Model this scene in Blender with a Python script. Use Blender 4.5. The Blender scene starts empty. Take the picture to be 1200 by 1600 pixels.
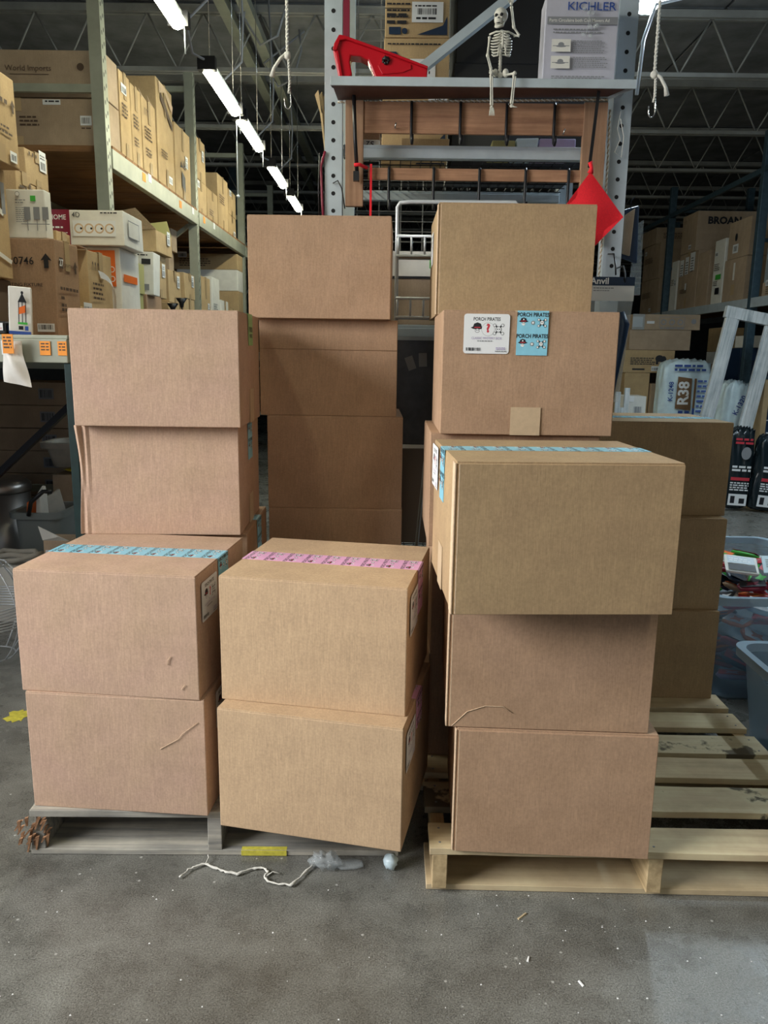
import bpy, bmesh, math, random
from math import sin, cos, pi, radians as R
from mathutils import Vector, Matrix
random.seed(7)
C = bpy.context.scene.collection
S = bpy.context.scene

# ---------------------------------------------------------------- camera
FPX, CH, PITCH, ROLL, YAW = 1201.0, 1.42181, 0.20228, 0.014735, -0.008108
cd = bpy.data.cameras.new('camera'); cam = bpy.data.objects.new('camera', cd); C.objects.link(cam)
fw = Vector((sin(YAW)*cos(PITCH), cos(YAW)*cos(PITCH), -sin(PITCH)))
rt = Vector((cos(YAW), -sin(YAW), 0)); up = rt.cross(fw)
rt, up = cos(ROLL)*rt + sin(ROLL)*up, -sin(ROLL)*rt + cos(ROLL)*up
M = Matrix((rt, up, -fw)).transposed().to_4x4(); M.translation = Vector((0, 0, CH))
cam.matrix_world = M
cd.sensor_fit = 'VERTICAL'; cd.sensor_height = 36; cd.lens = 36*FPX/1600; cd.clip_start = 0.02; cd.clip_end = 200
S.camera = cam

# ---------------------------------------------------------------- world, daylight through the side door, added fill, exposure
w = bpy.data.worlds.new('world'); S.world = w; w.use_nodes = True
w.node_tree.nodes['Background'].inputs[0].default_value = (.60, .72, .90, 1)
w.node_tree.nodes['Background'].inputs[1].default_value = 0.4
def area(name, loc, target, sx, sy, power, col):
    l = bpy.data.lights.new(name, 'AREA'); l.shape = 'RECTANGLE'; l.size = sx; l.size_y = sy
    l.energy = power; l.color = col
    o = bpy.data.objects.new(name, l); C.objects.link(o); o.location = loc
    o.rotation_euler = (Vector(target)-Vector(loc)).to_track_quat('-Z', 'Y').to_euler()
    return o
area('daylight_side_door', (-3.95, 0.15, 2.6), (0.7, 1.5, .6), 2.4, 1.9, 125, (1.0, .99, .97)).data.spread = R(84)
area('fill_behind_camera', (0.8, -5.6, 2.1), (0.4, 2.5, 0.9), 4.2, 3.0, 16, (.93, .97, 1.0))  # added fill light out of view, lifts the front faces
S.view_settings.view_transform = 'Standard'; S.view_settings.look = 'None'
S.view_settings.exposure = -0.48; S.view_settings.gamma = 1; S.view_settings.use_curve_mapping = False

# ---------------------------------------------------------------- materials
def nt(name):
    m = bpy.data.materials.new(name); m.use_nodes = True
    t = m.node_tree; b = t.nodes['Principled BSDF']
    return m, t, b
def N(t, kind, **kw):
    n = t.nodes.new(kind)
    for k, v in kw.items():
        if k in n.inputs: n.inputs[k].default_value = v
        else: setattr(n, k, v)
    return n
def c4(c): return (c[0], c[1], c[2], 1)
def coords(t, scale=(1, 1, 1), obj=True):
    tc = N(t, 'ShaderNodeTexCoord'); mp = N(t, 'ShaderNodeMapping'); mp.inputs['Scale'].default_value = scale
    t.links.new(tc.outputs['Object'], mp.inputs[0]); return mp.outputs[0]
def mixc(t, fac, a, b, mode='MIX'):
    m = N(t, 'ShaderNodeMix', data_type='RGBA', blend_type=mode)
    for sock, v in ((m.inputs[0], fac), (m.inputs[6], a), (m.inputs[7], b)):
        if isinstance(v, (int, float)): sock.default_value = v
        elif isinstance(v, tuple): sock.default_value = c4(v)
        else: t.links.new(v, sock)
    return m.outputs[2]
def ramp(t, src, lo, hi):
    r = N(t, 'ShaderNodeMapRange'); r.inputs[1].default_value = lo; r.inputs[2].default_value = hi
    t.links.new(src, r.inputs[0]); return r.outputs[0]
def noise(t, vec, scale, detail=3, rough=.6):
    n = N(t, 'ShaderNodeTexNoise', Scale=scale, Detail=detail, Roughness=rough); t.links.new(vec, n.inputs['Vector']); return n.outputs[0]
def bump(t, b, src, strength=.3, dist=.002):
    n = N(t, 'ShaderNodeBump', Strength=strength, Distance=dist); t.links.new(src, n.inputs['Height']); t.links.new(n.outputs[0], b.inputs['Normal'])
def plain(name, col, rough=.5, metal=0, var=.0, scale=20, bmp=0, emit=0, alpha=None, trans=0):
    m, t, b = nt(name); b.inputs['Roughness'].default_value = rough; b.inputs['Metallic'].default_value = metal
    b.inputs['Base Color'].default_value = c4(col)
    if var or bmp:
        v = coords(t); n = noise(t, v, scale, 4)
        if var:
            lo = tuple(x*(1-var) for x in col); hi = tuple(min(1, x*(1+var)) for x in col)
            t.links.new(mixc(t, ramp(t, n, .3, .7), lo, hi), b.inputs['Base Color'])
        if bmp: bump(t, b, n, bmp)
    if emit:
        b.inputs['Emission Color'].default_value = c4(col); b.inputs['Emission Strength'].default_value = emit
    if alpha is not None: b.inputs['Alpha'].default_value = alpha
    if trans: b.inputs['Transmission Weight'].default_value = trans
    return m
def cardboard(name, a, b2, streak=.19):
    m, t, b = nt(name); b.inputs['Roughness'].default_value = .82; b.inputs['Specular IOR Level'].default_value = .25
    v = coords(t); big = ramp(t, noise(t, v, 3.2, 3), .35, .65)
    col = mixc(t, big, a, b2)
    vs = coords(t, (300, 300, 22)); st = ramp(t, noise(t, vs, 1.0, 3, .7), .25, .75)
    mo = ramp(t, noise(t, v, 150, 3, .65), .25, .75)
    col = mixc(t, streak, col, mixc(t, st, (.25, .22, .18), (1, .95, .88)), 'OVERLAY')
    col = mixc(t, streak*.9, col, mixc(t, mo, (.25, .22, .2), (1, .97, .92)), 'OVERLAY')
    bl = ramp(t, noise(t, v, 11, 4, .6), .3, .7); col = mixc(t, .13, col, mixc(t, bl, (.3, .28, .27), (.85, .84, .80)), 'OVERLAY')
    t.links.new(col, b.inputs['Base Color']); bump(t, b, st, .12, .001)
    return m
def wood(name, a, b2, axis='x', stain=0):
    m, t, b = nt(name); b.inputs['Roughness'].default_value = .78
    sc = {'x': (1.2, 26, 26), 'y': (26, 1.2, 26), 'z': (26, 26, 1.2)}[axis]
    g = noise(t, coords(t, sc), 1.6, 6, .65); v = coords(t)
    col = mixc(t, ramp(t, g, .34, .62), a, b2)
    col = mixc(t, .35, col, mixc(t, ramp(t, noise(t, v, 6, 5), .35, .65), (.28, .27, .25), (.8, .8, .78)), 'OVERLAY')
    oi = N(t, 'ShaderNodeObjectInfo'); col = mixc(t, .25, col, mixc(t, oi.outputs['Random'], (.35, .3, .25), (.95, .9, .8)), 'OVERLAY')
    if stain: col = mixc(t, ramp(t, noise(t, v, 6, 5), .56, .60), col, tuple(x*.28 for x in a))
    t.links.new(col, b.inputs['Base Color']); bump(t, b, g, .35, .002)
    return m
def concrete():
    m, t, b = nt('stained_concrete'); v = coords(t)
    n1 = noise(t, v, .75, 5, .62); n2 = noise(t, v, 7, 6, .7); n3 = noise(t, v, 260, 2, .6); n4 = noise(t, v, 120, 3, .7)
    col = mixc(t, ramp(t, n1, .38, .66), (.105, .102, .092), (.215, .218, .206))
    col = mixc(t, .45, col, mixc(t, ramp(t, n2, .3, .72), (.15, .14, .12), (.85, .86, .84)), 'OVERLAY')
    col = mixc(t, .85, col, mixc(t, ramp(t, n3, .3, .7), (.2, .2, .2), (.85, .85, .85)), 'OVERLAY')
    col = mixc(t, ramp(t, n4, .66, .74), col, (.30, .32, .34))
    vo = N(t, 'ShaderNodeTexVoronoi', Scale=17); t.links.new(v, vo.inputs['Vector'])
    col = mixc(t, ramp(t, vo.outputs['Distance'], .075, .045), col, (.42, .42, .40))
    t.links.new(col, b.inputs['Base Color']); t.links.new(ramp(t, n2, .2, 1.2), b.inputs['Roughness'])
    b.inputs['Roughness'].default_value = .6; bump(t, b, n3, .35, .0015)
    return m
MT = {}
MT['floor'] = concrete()
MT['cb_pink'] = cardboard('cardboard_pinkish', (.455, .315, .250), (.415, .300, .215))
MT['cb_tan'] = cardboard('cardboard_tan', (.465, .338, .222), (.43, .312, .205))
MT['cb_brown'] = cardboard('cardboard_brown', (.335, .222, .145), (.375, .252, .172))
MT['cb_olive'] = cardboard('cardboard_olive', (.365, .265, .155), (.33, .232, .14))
MT['cb_shelf'] = cardboard('cardboard_golden', (.47, .345, .195), (.40, .29, .16), .12)
MT['cb_dull'] = cardboard('cardboard_dull', (.42, .325, .235), (.35, .27, .195), .1)
MT['cb_edge'] = plain('cut_cardboard_edge', (.62, .46, .31), .8, var=.15, scale=90)
MT['cb_dark'] = plain('box_inside', (.12, .085, .06), .9)
MT['kraft'] = plain('kraft_paper_tape', (.53, .40, .26), .55, var=.08, scale=60)
MT['tape_blue'] = plain('blue_printed_tape', (.26, .60, .76), .38, var=.06, scale=40)
MT['tape_pink'] = plain('pink_printed_tape', (.80, .42, .66), .38, var=.06, scale=40)
MT['tape_green'] = plain('green_printed_tape', (.32, .55, .22), .4)
MT['clear_tape'] = plain('clear_packing_tape', (.50, .37, .22), .18)
MT['paper'] = plain('white_paper', (.78, .80, .82), .5)
MT['ink'] = plain('black_ink', (.015, .015, .02), .5)
MT['ink_brown'] = plain('brown_ink', (.09, .055, .035), .6)
MT['ink_red'] = plain('red_ink', (.55, .04, .06), .5)
MT['ink_blue'] = plain('blue_ink', (.03, .08, .33), .5)
MT['ink_gray'] = plain('gray_ink', (.25, .26, .28), .5)
MT['white'] = plain('white_ink', (.85, .86, .86), .5)
MT['white_box'] = plain('white_box_card', (.78, .77, .72), .45, var=.07, scale=12)
MT['maroon'] = plain('maroon_box_card', (.22, .015, .04), .4)
MT['orange'] = plain('orange_card', (.80, .16, .02), .5)
MT['orange_tag'] = plain('orange_price_tag', (.90, .33, .04), .6)
MT['green'] = plain('green_label_ink', (.06, .45, .06), .5)
MT['steel'] = plain('pale_gray_rack_steel', (.46, .53, .58), .42, .1, var=.10, scale=9)
MT['steel_green'] = plain('pale_green_gray_steel', (.36, .38, .31), .45, .3, var=.12, scale=7)
MT['teal_post'] = plain('dark_teal_paint', (.006, .024, .024), .5, .1, var=.2)
MT['blue_post'] = plain('dull_blue_rack_paint', (.05, .09, .12), .45, .2, var=.25)
MT['hole'] = plain('punched_hole', (.01, .01, .012), .9)
MT['joist'] = plain('joist_gray_paint', (.30, .30, .28), .6, .1, var=.2, scale=4)
MT['ceil'] = plain('ceiling_deck_board', (.20, .205, .21), .9, var=.3, scale=3, bmp=.2)
MT['wall'] = plain('painted_block_wall', (.10, .11, .12), .85, var=.2, scale=2, bmp=.2)
MT['black'] = plain('black_plastic', (.012, .012, .014), .35)
MT['black_metal'] = plain('black_steel_hook', (.015, .016, .02), .4, .5)
MT['red'] = plain('red_plastic', (.50, .008, .018), .22)
MT['red_cloth'] = plain('red_cloth', (.80, .012, .025), .8, var=.1, scale=200, bmp=.3)
MT['bone'] = plain('ivory_plastic_bone', (.62, .61, .54), .5, var=.12, scale=60)
MT['white_metal'] = plain('white_coated_wire', (.62, .66, .70), .3, .2)
MT['lamp'] = plain('lit_lamp_tube', (1.0, .98, .74), .5, emit=62)
MT['lamp_cool'] = plain('lit_cool_lamp', (.74, .90, 1.0), .5, emit=185)
MT['ply'] = wood('reddish_plywood', (.20, .10, .06), (.34, .19, .115), 'x')
MT['ply_v'] = wood('reddish_plywood_upright', (.26, .15, .09), (.36, .22, .14), 'z')
MT['deck_wood'] = wood('shelf_deck_planks', (.17, .085, .035), (.30, .16, .07), 'x')
MT['pal'] = wood('pale_pallet_pine', (.46, .37, .24), (.58, .48, .32), 'x')
MT['pal_y'] = wood('pallet_stringer_pine', (.36, .27, .15), (.54, .42, .25), 'y')
MT['pal_gray'] = wood('weathered_pallet_wood', (.16, .165, .17), (.40, .385, .345), 'x')
MT['pal_stain'] = wood('stained_pallet_board', (.50, .42, .28), (.58, .50, .35), 'x', stain=1)
MT['splinter'] = plain('splintered_wood', (.32, .17, .09), .85, var=.4, scale=80)
MT['white_wood'] = wood('whitewashed_wood', (.28, .33, .38), (.66, .72, .76), 'z')
MT['rope'] = plain('white_cotton_rope', (.66, .65, .60), .9, var=.1, scale=200)
MT['tan_rope'] = plain('tan_rope_strand', (.42, .33, .22), .9)
MT['chrome'] = plain('zinc_hook', (.55, .55, .55), .25, .9)
MT['stainless'] = plain('brushed_stainless', (.30, .28, .26), .33, .85, var=.12, scale=3)
MT['gray_tote'] = plain('gray_plastic_bin', (.22, .25, .25), .5)
MT['beige_cloth'] = plain('off_white_fabric', (.42, .40, .35), .9, var=.1)
MT['shrink'] = plain('clear_shrink_wrap', (.55, .62, .66), .12, alpha=.35)
MT['clear_bag'] = plain('clear_plastic_bag', (.62, .68, .70), .12, bmp=.8, scale=30, alpha=.28)
MT['tote_clear'] = plain('translucent_tote_plastic', (.36, .52, .66), .28, alpha=.36)
MT['tote_rim'] = plain('frosted_tote_rim', (.42, .56, .68), .3, alpha=.75)
MT['navy'] = plain('navy_card', (.012, .03, .07), .4)
MT['insul'] = plain('pale_blue_insulation_wrap', (.68, .84, .94), .3, var=.12, scale=8, bmp=.5)
MT['insul_ink'] = plain('blue_print', (.10, .18, .55), .5)
MT['brown_ink2'] = plain('bronze_print', (.20, .11, .05), .5)
MT['dark_bag'] = plain('black_glossy_bag', (.012, .02, .025), .18, bmp=.8, scale=9)
MT['dark_glass'] = plain('dark_picture_panel', (.055, .06, .065), .3, var=.5, scale=9)
MT['yellow'] = plain('yellow_film', (.55, .45, .03), .3)
MT['yellow_paint'] = plain('yellow_floor_paint', (.62, .56, .07), .7, var=.2, scale=60)
MT['light_carton'] = plain('yellowish_card', (.36, .34, .14), .6)
MT['shelf_under'] = plain('reddish_brown_shelf_board', (.10, .045, .038), .6, var=.2, scale=14)
MT['lilac_white'] = plain('lilac_white_box_card', (.52, .52, .60), .5, var=.05)
MT['plastic_lilac'] = plain('lilac_card', (.42, .35, .55), .4)

# ---------------------------------------------------------------- mesh helpers
class MB:
    def __init__(s): s.v = []; s.f = []; s.m = []; s.sm = []
    def add(s, vs, fs, mi=0, smooth=False):
        o = len(s.v); s.v += [tuple(p) for p in vs]
        for f in fs: s.f.append([i+o for i in f]); s.m.append(mi); s.sm.append(smooth)
        return s
    def box(s, x0, x1, y0, y1, z0, z1, mi=0):
        vs = [(x, y, z) for z in (z0, z1) for y in (y0, y1) for x in (x0, x1)]
        return s.add(vs, [(0, 2, 3, 1), (4, 5, 7, 6), (0, 1, 5, 4), (2, 6, 7, 3), (0, 4, 6, 2), (1, 3, 7, 5)], mi)
    def hexa(s, p, mi=0):      # 8 points, order as box
        return s.add(p, [(0, 2, 3, 1), (4, 5, 7, 6), (0, 1, 5, 4), (2, 6, 7, 3), (0, 4, 6, 2), (1, 3, 7, 5)], mi)
    def bar(s, a, b, w, h, upv=(0, 0, 1), mi=0):
        a = Vector(a); b = Vector(b); d = (b-a).normalized(); u = Vector(upv)
        if abs(d.dot(u)) > .99: u = Vector((0, 1, 0))
        sx = d.cross(u).normalized()*w/2; sz = sx.cross(d).normalized()*h/2
        return s.hexa([q+i*sx+k*sz for k in (-1, 1) for q in (a, b) for i in (-1, 1)], mi)
    def prism(s, pts, y0, y1, mi=0):     # pts (x,z) outline, extruded along y
        n = len(pts); vs = [(x, y0, z) for x, z in pts]+[(x, y1, z) for x, z in pts]
        return s.add(vs, [list(range(n)), list(range(2*n-1, n-1, -1))]+[[i, i+n, (i+1) % n+n, (i+1) % n] for i in range(n)], mi)
    def tube(s, pts, r, n=8, closed=False, mi=0):
        P = [Vector(p) for p in pts]; k = len(P)
        rr = r if isinstance(r, (list, tuple)) else [r]*k
        vs = []; prev = None
        for i, p in enumerate(P):
            a = P[(i-1) % k] if (closed or i) else p; b = P[(i+1) % k] if (closed or i < k-1) else p
            d = (b-a).normalized()
            if prev is None: u = d.orthogonal().normalized()
            else: u = (prev-d*prev.dot(d)); u = u.normalized() if u.length > 1e-6 else d.orthogonal().normalized()
            prev = u; q = d.cross(u)
            vs += [p+rr[i]*(cos(2*pi*j/n)*u+sin(2*pi*j/n)*q) for j in range(n)]
        fs = [(i*n+j, i*n+(j+1) % n, ((i+1) % k)*n+(j+1) % n, ((i+1) % k)*n+j) for i in range(k if closed else k-1) for j in range(n)]
        if not closed: fs += [list(range(n))[::-1], [(k-1)*n+j for j in range(n)]]
        return s.add(vs, fs, mi, True)
    def lathe(s, prof, n=24, c=(0, 0, 0), mi=0, sx=1, sy=1):
        vs = [(c[0]+r*sx*cos(2*pi*j/n), c[1]+r*sy*sin(2*pi*j/n), c[2]+z) for r, z in prof for j in range(n)]
        k = len(prof)
        fs = [(i*n+j, i*n+(j+1) % n, (i+1)*n+(j+1) % n, (i+1)*n+j) for i in range(k-1) for j in range(n)]
        fs += [list(range(n))[::-1], [(k-1)*n+j for j in range(n)]]
        return s.add(vs, fs, mi, True)
    def blob(s, c, r, mi=0, n=10, m=7, fn=None):
        vs = []
        for i in range(m+1):
            th = pi*i/m
            for j in range(n):
                ph = 2*pi*j/n; d = Vector((sin(th)*cos(ph), sin(th)*sin(ph), cos(th)))
                k = fn(d) if fn else 1
                vs.append((c[0]+r[0]*d.x*k, c[1]+r[1]*d.y*k, c[2]+r[2]*d.z*k))
        fs = [(i*n+j, (i+1)*n+j, (i+1)*n+(j+1) % n, i*n+(j+1) % n) for i in range(m) for j in range(n)]
        return s.add(vs, fs, mi, True)
    def mesh(s, name, mats):
        me = bpy.data.meshes.new(name); me.from_pydata(s.v, [], s.f)
        for m in (mats if isinstance(mats, (list, tuple)) else [mats]): me.materials.append(MT[m] if isinstance(m, str) else m)
        me.polygons.foreach_set('material_index', s.m); me.polygons.foreach_set('use_smooth', s.sm)
        me.validate(); me.update(); return me
    def build(s, name, mats, parent=None, loc=(0, 0, 0), rz=0, bevel=0):
        return obj(name, s.mesh(name, mats), parent, loc, rz, bevel)
def obj(name, me, parent=None, loc=(0, 0, 0), rz=0, bevel=0):
    o = bpy.data.objects.new(name, me); C.objects.link(o); o.parent = parent; o.location = loc; o.rotation_euler = (0, 0, rz)
    if bevel:
        b = o.modifiers.new('bevel', 'BEVEL'); b.width = bevel; b.segments = 2; b.limit_method = 'ANGLE'; b.angle_limit = R(40)
    return o
def empty(name, loc=(0, 0, 0), rz=0): return obj(name, None, None, loc, rz)
def tag(o, label=None, cat=None, group=None, kind=None):
    for k, v in (('label', label), ('category', cat), ('group', group), ('kind', kind)):
        if v: o[k] = v
    return o
def bx(name, d, mat, parent=None, bevel=0, loc=(0, 0, 0), rz=0): return MB().box(*d).build(name, mat, parent, loc, rz, bevel)

# flat print: letters and marks laid on a face (u right, v up), a hair proud of it
_tc = {}
def text2d(s, size, bold=0, sx=1, al='CENTER'):
    k = (s, round(size, 5), bold, sx, al)
    if k in _tc: return _tc[k]
    cu = bpy.data.curves.new('t', 'FONT'); cu.body = s; cu.size = size; cu.align_x = al; cu.align_y = 'CENTER'
    cu.offset = bold*size*.02; cu.resolution_u = 2; cu.fill_mode = 'FRONT'
    o = bpy.data.objects.new('t', cu); C.objects.link(o)
    bpy.context.view_layer.update()
    me = bpy.data.meshes.new_from_object(o.evaluated_get(bpy.context.evaluated_depsgraph_get()))
    r = ([(v.co.x*sx, v.co.y) for v in me.vertices], [list(p.vertices) for p in me.polygons])
    bpy.data.objects.remove(o); bpy.data.curves.remove(cu); bpy.data.meshes.remove(me)
    _tc[k] = r; return r
class PR:
    def __init__(s): s.items = []; s.k = 0
    def sh(s, v, f, mi): s.k += 1; s.items.append((v, f, mi, .0004+s.k*.00003)); return s
    def text(s, t, x, y, size, mi=0, bold=0, sx=1, al='CENTER', rot=0):
        v, f = text2d(t, size, bold, sx, al); c, q = cos(rot), sin(rot)
        return s.sh([(x+a*c-b*q, y+a*q+b*c) for a, b in v], f, mi)
    def rect(s, x0, y0, x1, y1, mi=0): return s.sh([(x0, y0), (x1, y0), (x1, y1), (x0, y1)], [(0, 1, 2, 3)], mi)
    def poly(s, p, mi=0): return s.sh(p, [list(range(len(p)))], mi)
    def disc(s, x, y, rx, mi=0, ry=None, n=16):
        ry = ry or rx; return s.poly([(x+rx*cos(2*pi*i/n), y+ry*sin(2*pi*i/n)) for i in range(n)], mi)
    def rrect(s, x0, y0, x1, y1, r, mi=0):
        p = []
        for cx, cy, a0 in ((x1-r, y1-r, 0), (x0+r, y1-r, 90), (x0+r, y0+r, 180), (x1-r, y0+r, 270)):
            p += [(cx+r*cos(R(a0+a)), cy+r*sin(R(a0+a))) for a in (0, 30, 60, 90)]
        return s.poly(p, mi)
    def lines(s, x0, y0, w, rows, h, gap, mi=0):     # greyed-out rows of unreadable small print
        for i in range(rows):
            x = x0; y = y0-i*(h+gap)
            while x < x0+w*random.uniform(.75, 1):
                d = random.uniform(1.2, 4)*h; s.rect(x, y, min(x+d, x0+w), y+h, mi); x += d+h*.7
        return s
    def bars(s, x0, y0, w, h, mi=0, n=18):
        x = x0
        for i in range(n):
            d = w/n*random.choice((.3, .5, .75)); s.rect(x, y0, x+d, y0+h, mi); x += w/n
        return s
    def arrow(s, x, y, h, mi=0):
        return s.poly([(x-h*.16, y), (x+h*.16, y), (x+h*.16, y+h*.55), (x+h*.4, y+h*.5), (x, y+h), (x-h*.4, y+h*.5), (x-h*.16, y+h*.55)], mi)
    def stamp(s, mb, O, U, V, clip=None):
        O = Vector(O); U = Vector(U).normalized(); V = Vector(V).normalized(); Nn = U.cross(V)
        for v, f, mi, off in s.items: mb.add([O+U*a+V*b+Nn*off for a, b in v], f, mi)
        return mb
    def put(s, name, parent, O, U, V, mats):
        o = s.stamp(MB(), O, U, V).build(name, mats, parent)
        if len(s.items) > 1: o['kind'] = 'stuff'
        return o
FRONT = ((1, 0, 0), (0, 0, 1)); RIGHT = ((0, 1, 0), (0, 0, 1)); LEFT = ((0, -1, 0), (0, 0, 1)); TOP = ((1, 0, 0), (0, 1, 0))

# ---------------------------------------------------------------- the building shell
def plane_struct(name, d, mat, lab=None):
    o = bx(name, d, mat); o['kind'] = 'structure'
    if lab: o['label'] = lab
    return o
plane_struct('floor', (-4.6, 14.2, -6.2, 27.2, -.2, 0), 'floor', 'stained gray concrete warehouse floor')
plane_struct('wall_back', (-4.6, 14.2, 27, 27.2, 0, 4.6), 'wall', 'dark far wall of the warehouse')
plane_struct('wall_right', (14, 14.2, -6, 27, 0, 4.6), 'wall', 'dark side wall beyond the far rack')
wl = MB(); wl.box(-4.6, -4.4, 1.6, 27, 0, 4.6); wl.box(-4.6, -4.4, -6.2, -2.8, 0, 4.6); wl.box(-4.6, -4.4, -2.8, 1.6, 3.5, 4.6)
o = wl.build('wall_left', 'wall'); tag(o, 'side wall with an open dock door', kind='structure')
wf = MB(); wf.box(-4.4, -1.6, -6.2, -6, 0, 4.6); wf.box(3.2, 14, -6.2, -6, 0, 4.6); wf.box(-1.6, 3.2, -6.2, -6, 3.7, 4.6)  # gap left for the added fill behind the camera
o = wf.build('wall_front', 'wall'); tag(o, 'front wall with an opening added for the fill light', kind='structure')
ceil = plane_struct('ceiling', (-4.6, 14.2, -6.2, 27.2, 4.42, 4.6), 'ceil', 'dark gray boarded warehouse ceiling')
pm = MB().box(0, 2.42, 0, 1.70, 0, .02).mesh('ceiling_panel', 'ceil')
for i in range(5):
    for j in range(11):
        obj('ceiling_panel', pm, ceil, (-4.5+i*2.45, 5.7+j*1.73, 4.395))
# bar joists: top chord, bottom chord, zigzag of rods
ROD = MB().tube([(0, 0, .03), (.245, 0, .48)], .0085, 6).mesh('web_rod', 'joist')
ROD2 = MB().tube([(.245, 0, .48), (.49, 0, .03)], .0085, 6).mesh('web_rod', 'joist')
def chord(z0, z1): return MB().box(-4.4, 14, -.045, -.010, z0, z1).box(-4.4, 14, .010, .045, z0, z1)
BC = chord(0, .034).mesh('bottom_chord', 'joist'); TC = chord(.47, .53).mesh('top_chord', 'joist')
for n in range(-2, 12):
    y = 7.40+1.73*n
    j = empty('ceiling_joist', (0, y, 3.83)); tag(j, 'open web steel joist carrying the ceiling', None, 'ceiling joists', 'structure')
    obj('bottom_chord', BC, j); obj('top_chord', TC, j)
    if 0 <= n <= 3:
        k = 0; x = -3.9
        while x < 7.5:
            obj('web_rod', ROD, j, (x, 0, 0)); obj('web_rod', ROD2, j, (x, 0, 0)); x += .49
    else:
        r = MB(); x = -3.9
        while x < 12:
            r.tube([(x, 0, .03), (x+.245, 0, .48), (x+.49, 0, .03)], .0085, 5); x += .49
        tag(r.build('web_rod', 'joist', j), kind='stuff')
# pair of pale channels running down the hall under the joists
for i, x in enumerate((-1.42, -1.24)):
    o = bx('trim_%d' % (i+1), (x-.045, x+.045, 5.2, 20, 4.14, 4.22), 'steel_green'); tag(o, 'pale channel running away under the ceiling', kind='structure')
# steel columns of the building
for i, (x, y) in enumerate(((-2.55, 13.0), (7.2, 12.2), (2.2, 17.5))):
    c = MB(); c.box(x-.08, x+.08, y-.09, y-.075, 0, 4.39); c.box(x-.08, x+.08, y+.075, y+.09, 0, 4.39); c.box(x-.008, x+.008, y-.075, y+.075, 0, 4.39)
    tag(c.build('building_column', 'blue_post'), 'steel column of the building', kind='structure')

# ---------------------------------------------------------------- hero cartons
W, D, HH, PZ = .508, .444, .351, .14
def tile(sc=1.0, w=.088):
    p = PR()
    p.text('PORCH PIRATES', 0, .015, .0155, 0, 1.2, .82*w/.088)
    k = w/.088
    # hat with skull face
    p.poly([(x*k-.027*k, y-.006) for x, y in [(-.014, .003), (-.009, .0005), (0, -.001), (.009, .0005), (.014, .003), (.009, .005), (.007, .011), (0, .0135), (-.007, .011), (-.009, .005)]], 0)
    p.disc(-.027*k, -.0105, .005, 1, .0045); p.disc(-.029*k, -.0095, .0012, 0); p.disc(-.025*k, -.0095, .0012, 0); p.rect(-.034*k, -.0035, -.020*k, -.0015, 2); p.disc(-.027*k, .002, .002, 1)
    p.disc(0, -.007, .0055, 3); p.disc(0, -.007, .003, 1)
    # skull over crossed bones
    cx = .026*k
    for s in (1, -1):
        p.poly([(cx-.010, -.007-s*.0105), (cx-.0075, -.007-s*.0125), (cx+.010, -.007+s*.0105), (cx+.0075, -.007+s*.0125)], 0)
    for a in (-1, 1):
        for b in (-1, 1):
            p.disc(cx+a*.0095, -.007+b*.0085, .0038, 0, n=8); p.disc(cx+a*.0095, -.007+b*.0085, .0028, 1, n=8)
    p.disc(cx, -.0065, .0066, 0); p.disc(cx, -.0065, .0055, 1); p.disc(cx-.002, -.006, .0013, 0, n=8); p.disc(cx+.002, -.006, .0013, 0, n=8)
    return p
TILE = tile()
TMAT = ['ink', 'white', 'ink_red', 'ink_gray']
def sticker():
    p = PR(); p.rrect(-.066, -.056, .066, .056, .008, 0)
    p.text('PORCH PIRATES', 0, .041, .0135, 1, 1.2, .8)
    p.poly([(-.027+x*1.4, .013+y*1.4) for x, y in [(-.014, .003), (-.009, .0005), (0, -.001), (.009, .0005), (.014, .003), (.009, .005), (.007, .011), (0, .0135), (-.007, .011), (-.009, .005)]], 1)
    p.disc(-.027, .009, .007, 1, .006); p.disc(-.027, .009, .006, 0, .005); p.disc(-.0295, .010, .0015, 1, n=8); p.disc(-.0245, .010, .0015, 1, n=8); p.rect(-.036, .0165, -.018, .019, 2)
    p.disc(.004, .013, .019, 3, n=24); p.disc(.004, .013, .0183, 0, n=24); p.text('?', .004, .015, .032, 2, 2.5)
    cx = .034
    for s in (1, -1): p.poly([(cx-.013, .013-s*.0135), (cx-.0095, .013-s*.0155), (cx+.013, .013+s*.0135), (cx+.0095, .013+s*.0155)], 1)
    for a in (-1, 1):
        for b in (-1, 1):
            p.disc(cx+a*.0115, .013+b*.0115, .0048, 1, n=8); p.disc(cx+a*.0115, .013+b*.0115, .0037, 0, n=8)
    p.disc(cx, .013, .0085, 1); p.disc(cx, .013, .0072, 0); p.disc(cx-.003, .0135, .0017, 1, n=8); p.disc(cx+.003, .0135, .0017, 1, n=8)
    p.text('CLASSIC MYSTERY BOX', 0, -.0125, .0098, 4, 0, .85); p.lines(-.026, -.0215, .052, 1, .0028, .002, 3)
    p.bars(-.058, -.048, .043, .009, 1); p.lines(.028, -.040, .03, 2, .0022, .002, 4); p.lines(.026, -.050, .032, 1, .0026, .002, 3)
    return p
STK = sticker(); SMAT = ['paper', 'ink', 'ink_red', 'ink_gray', 'plastic_lilac']
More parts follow.
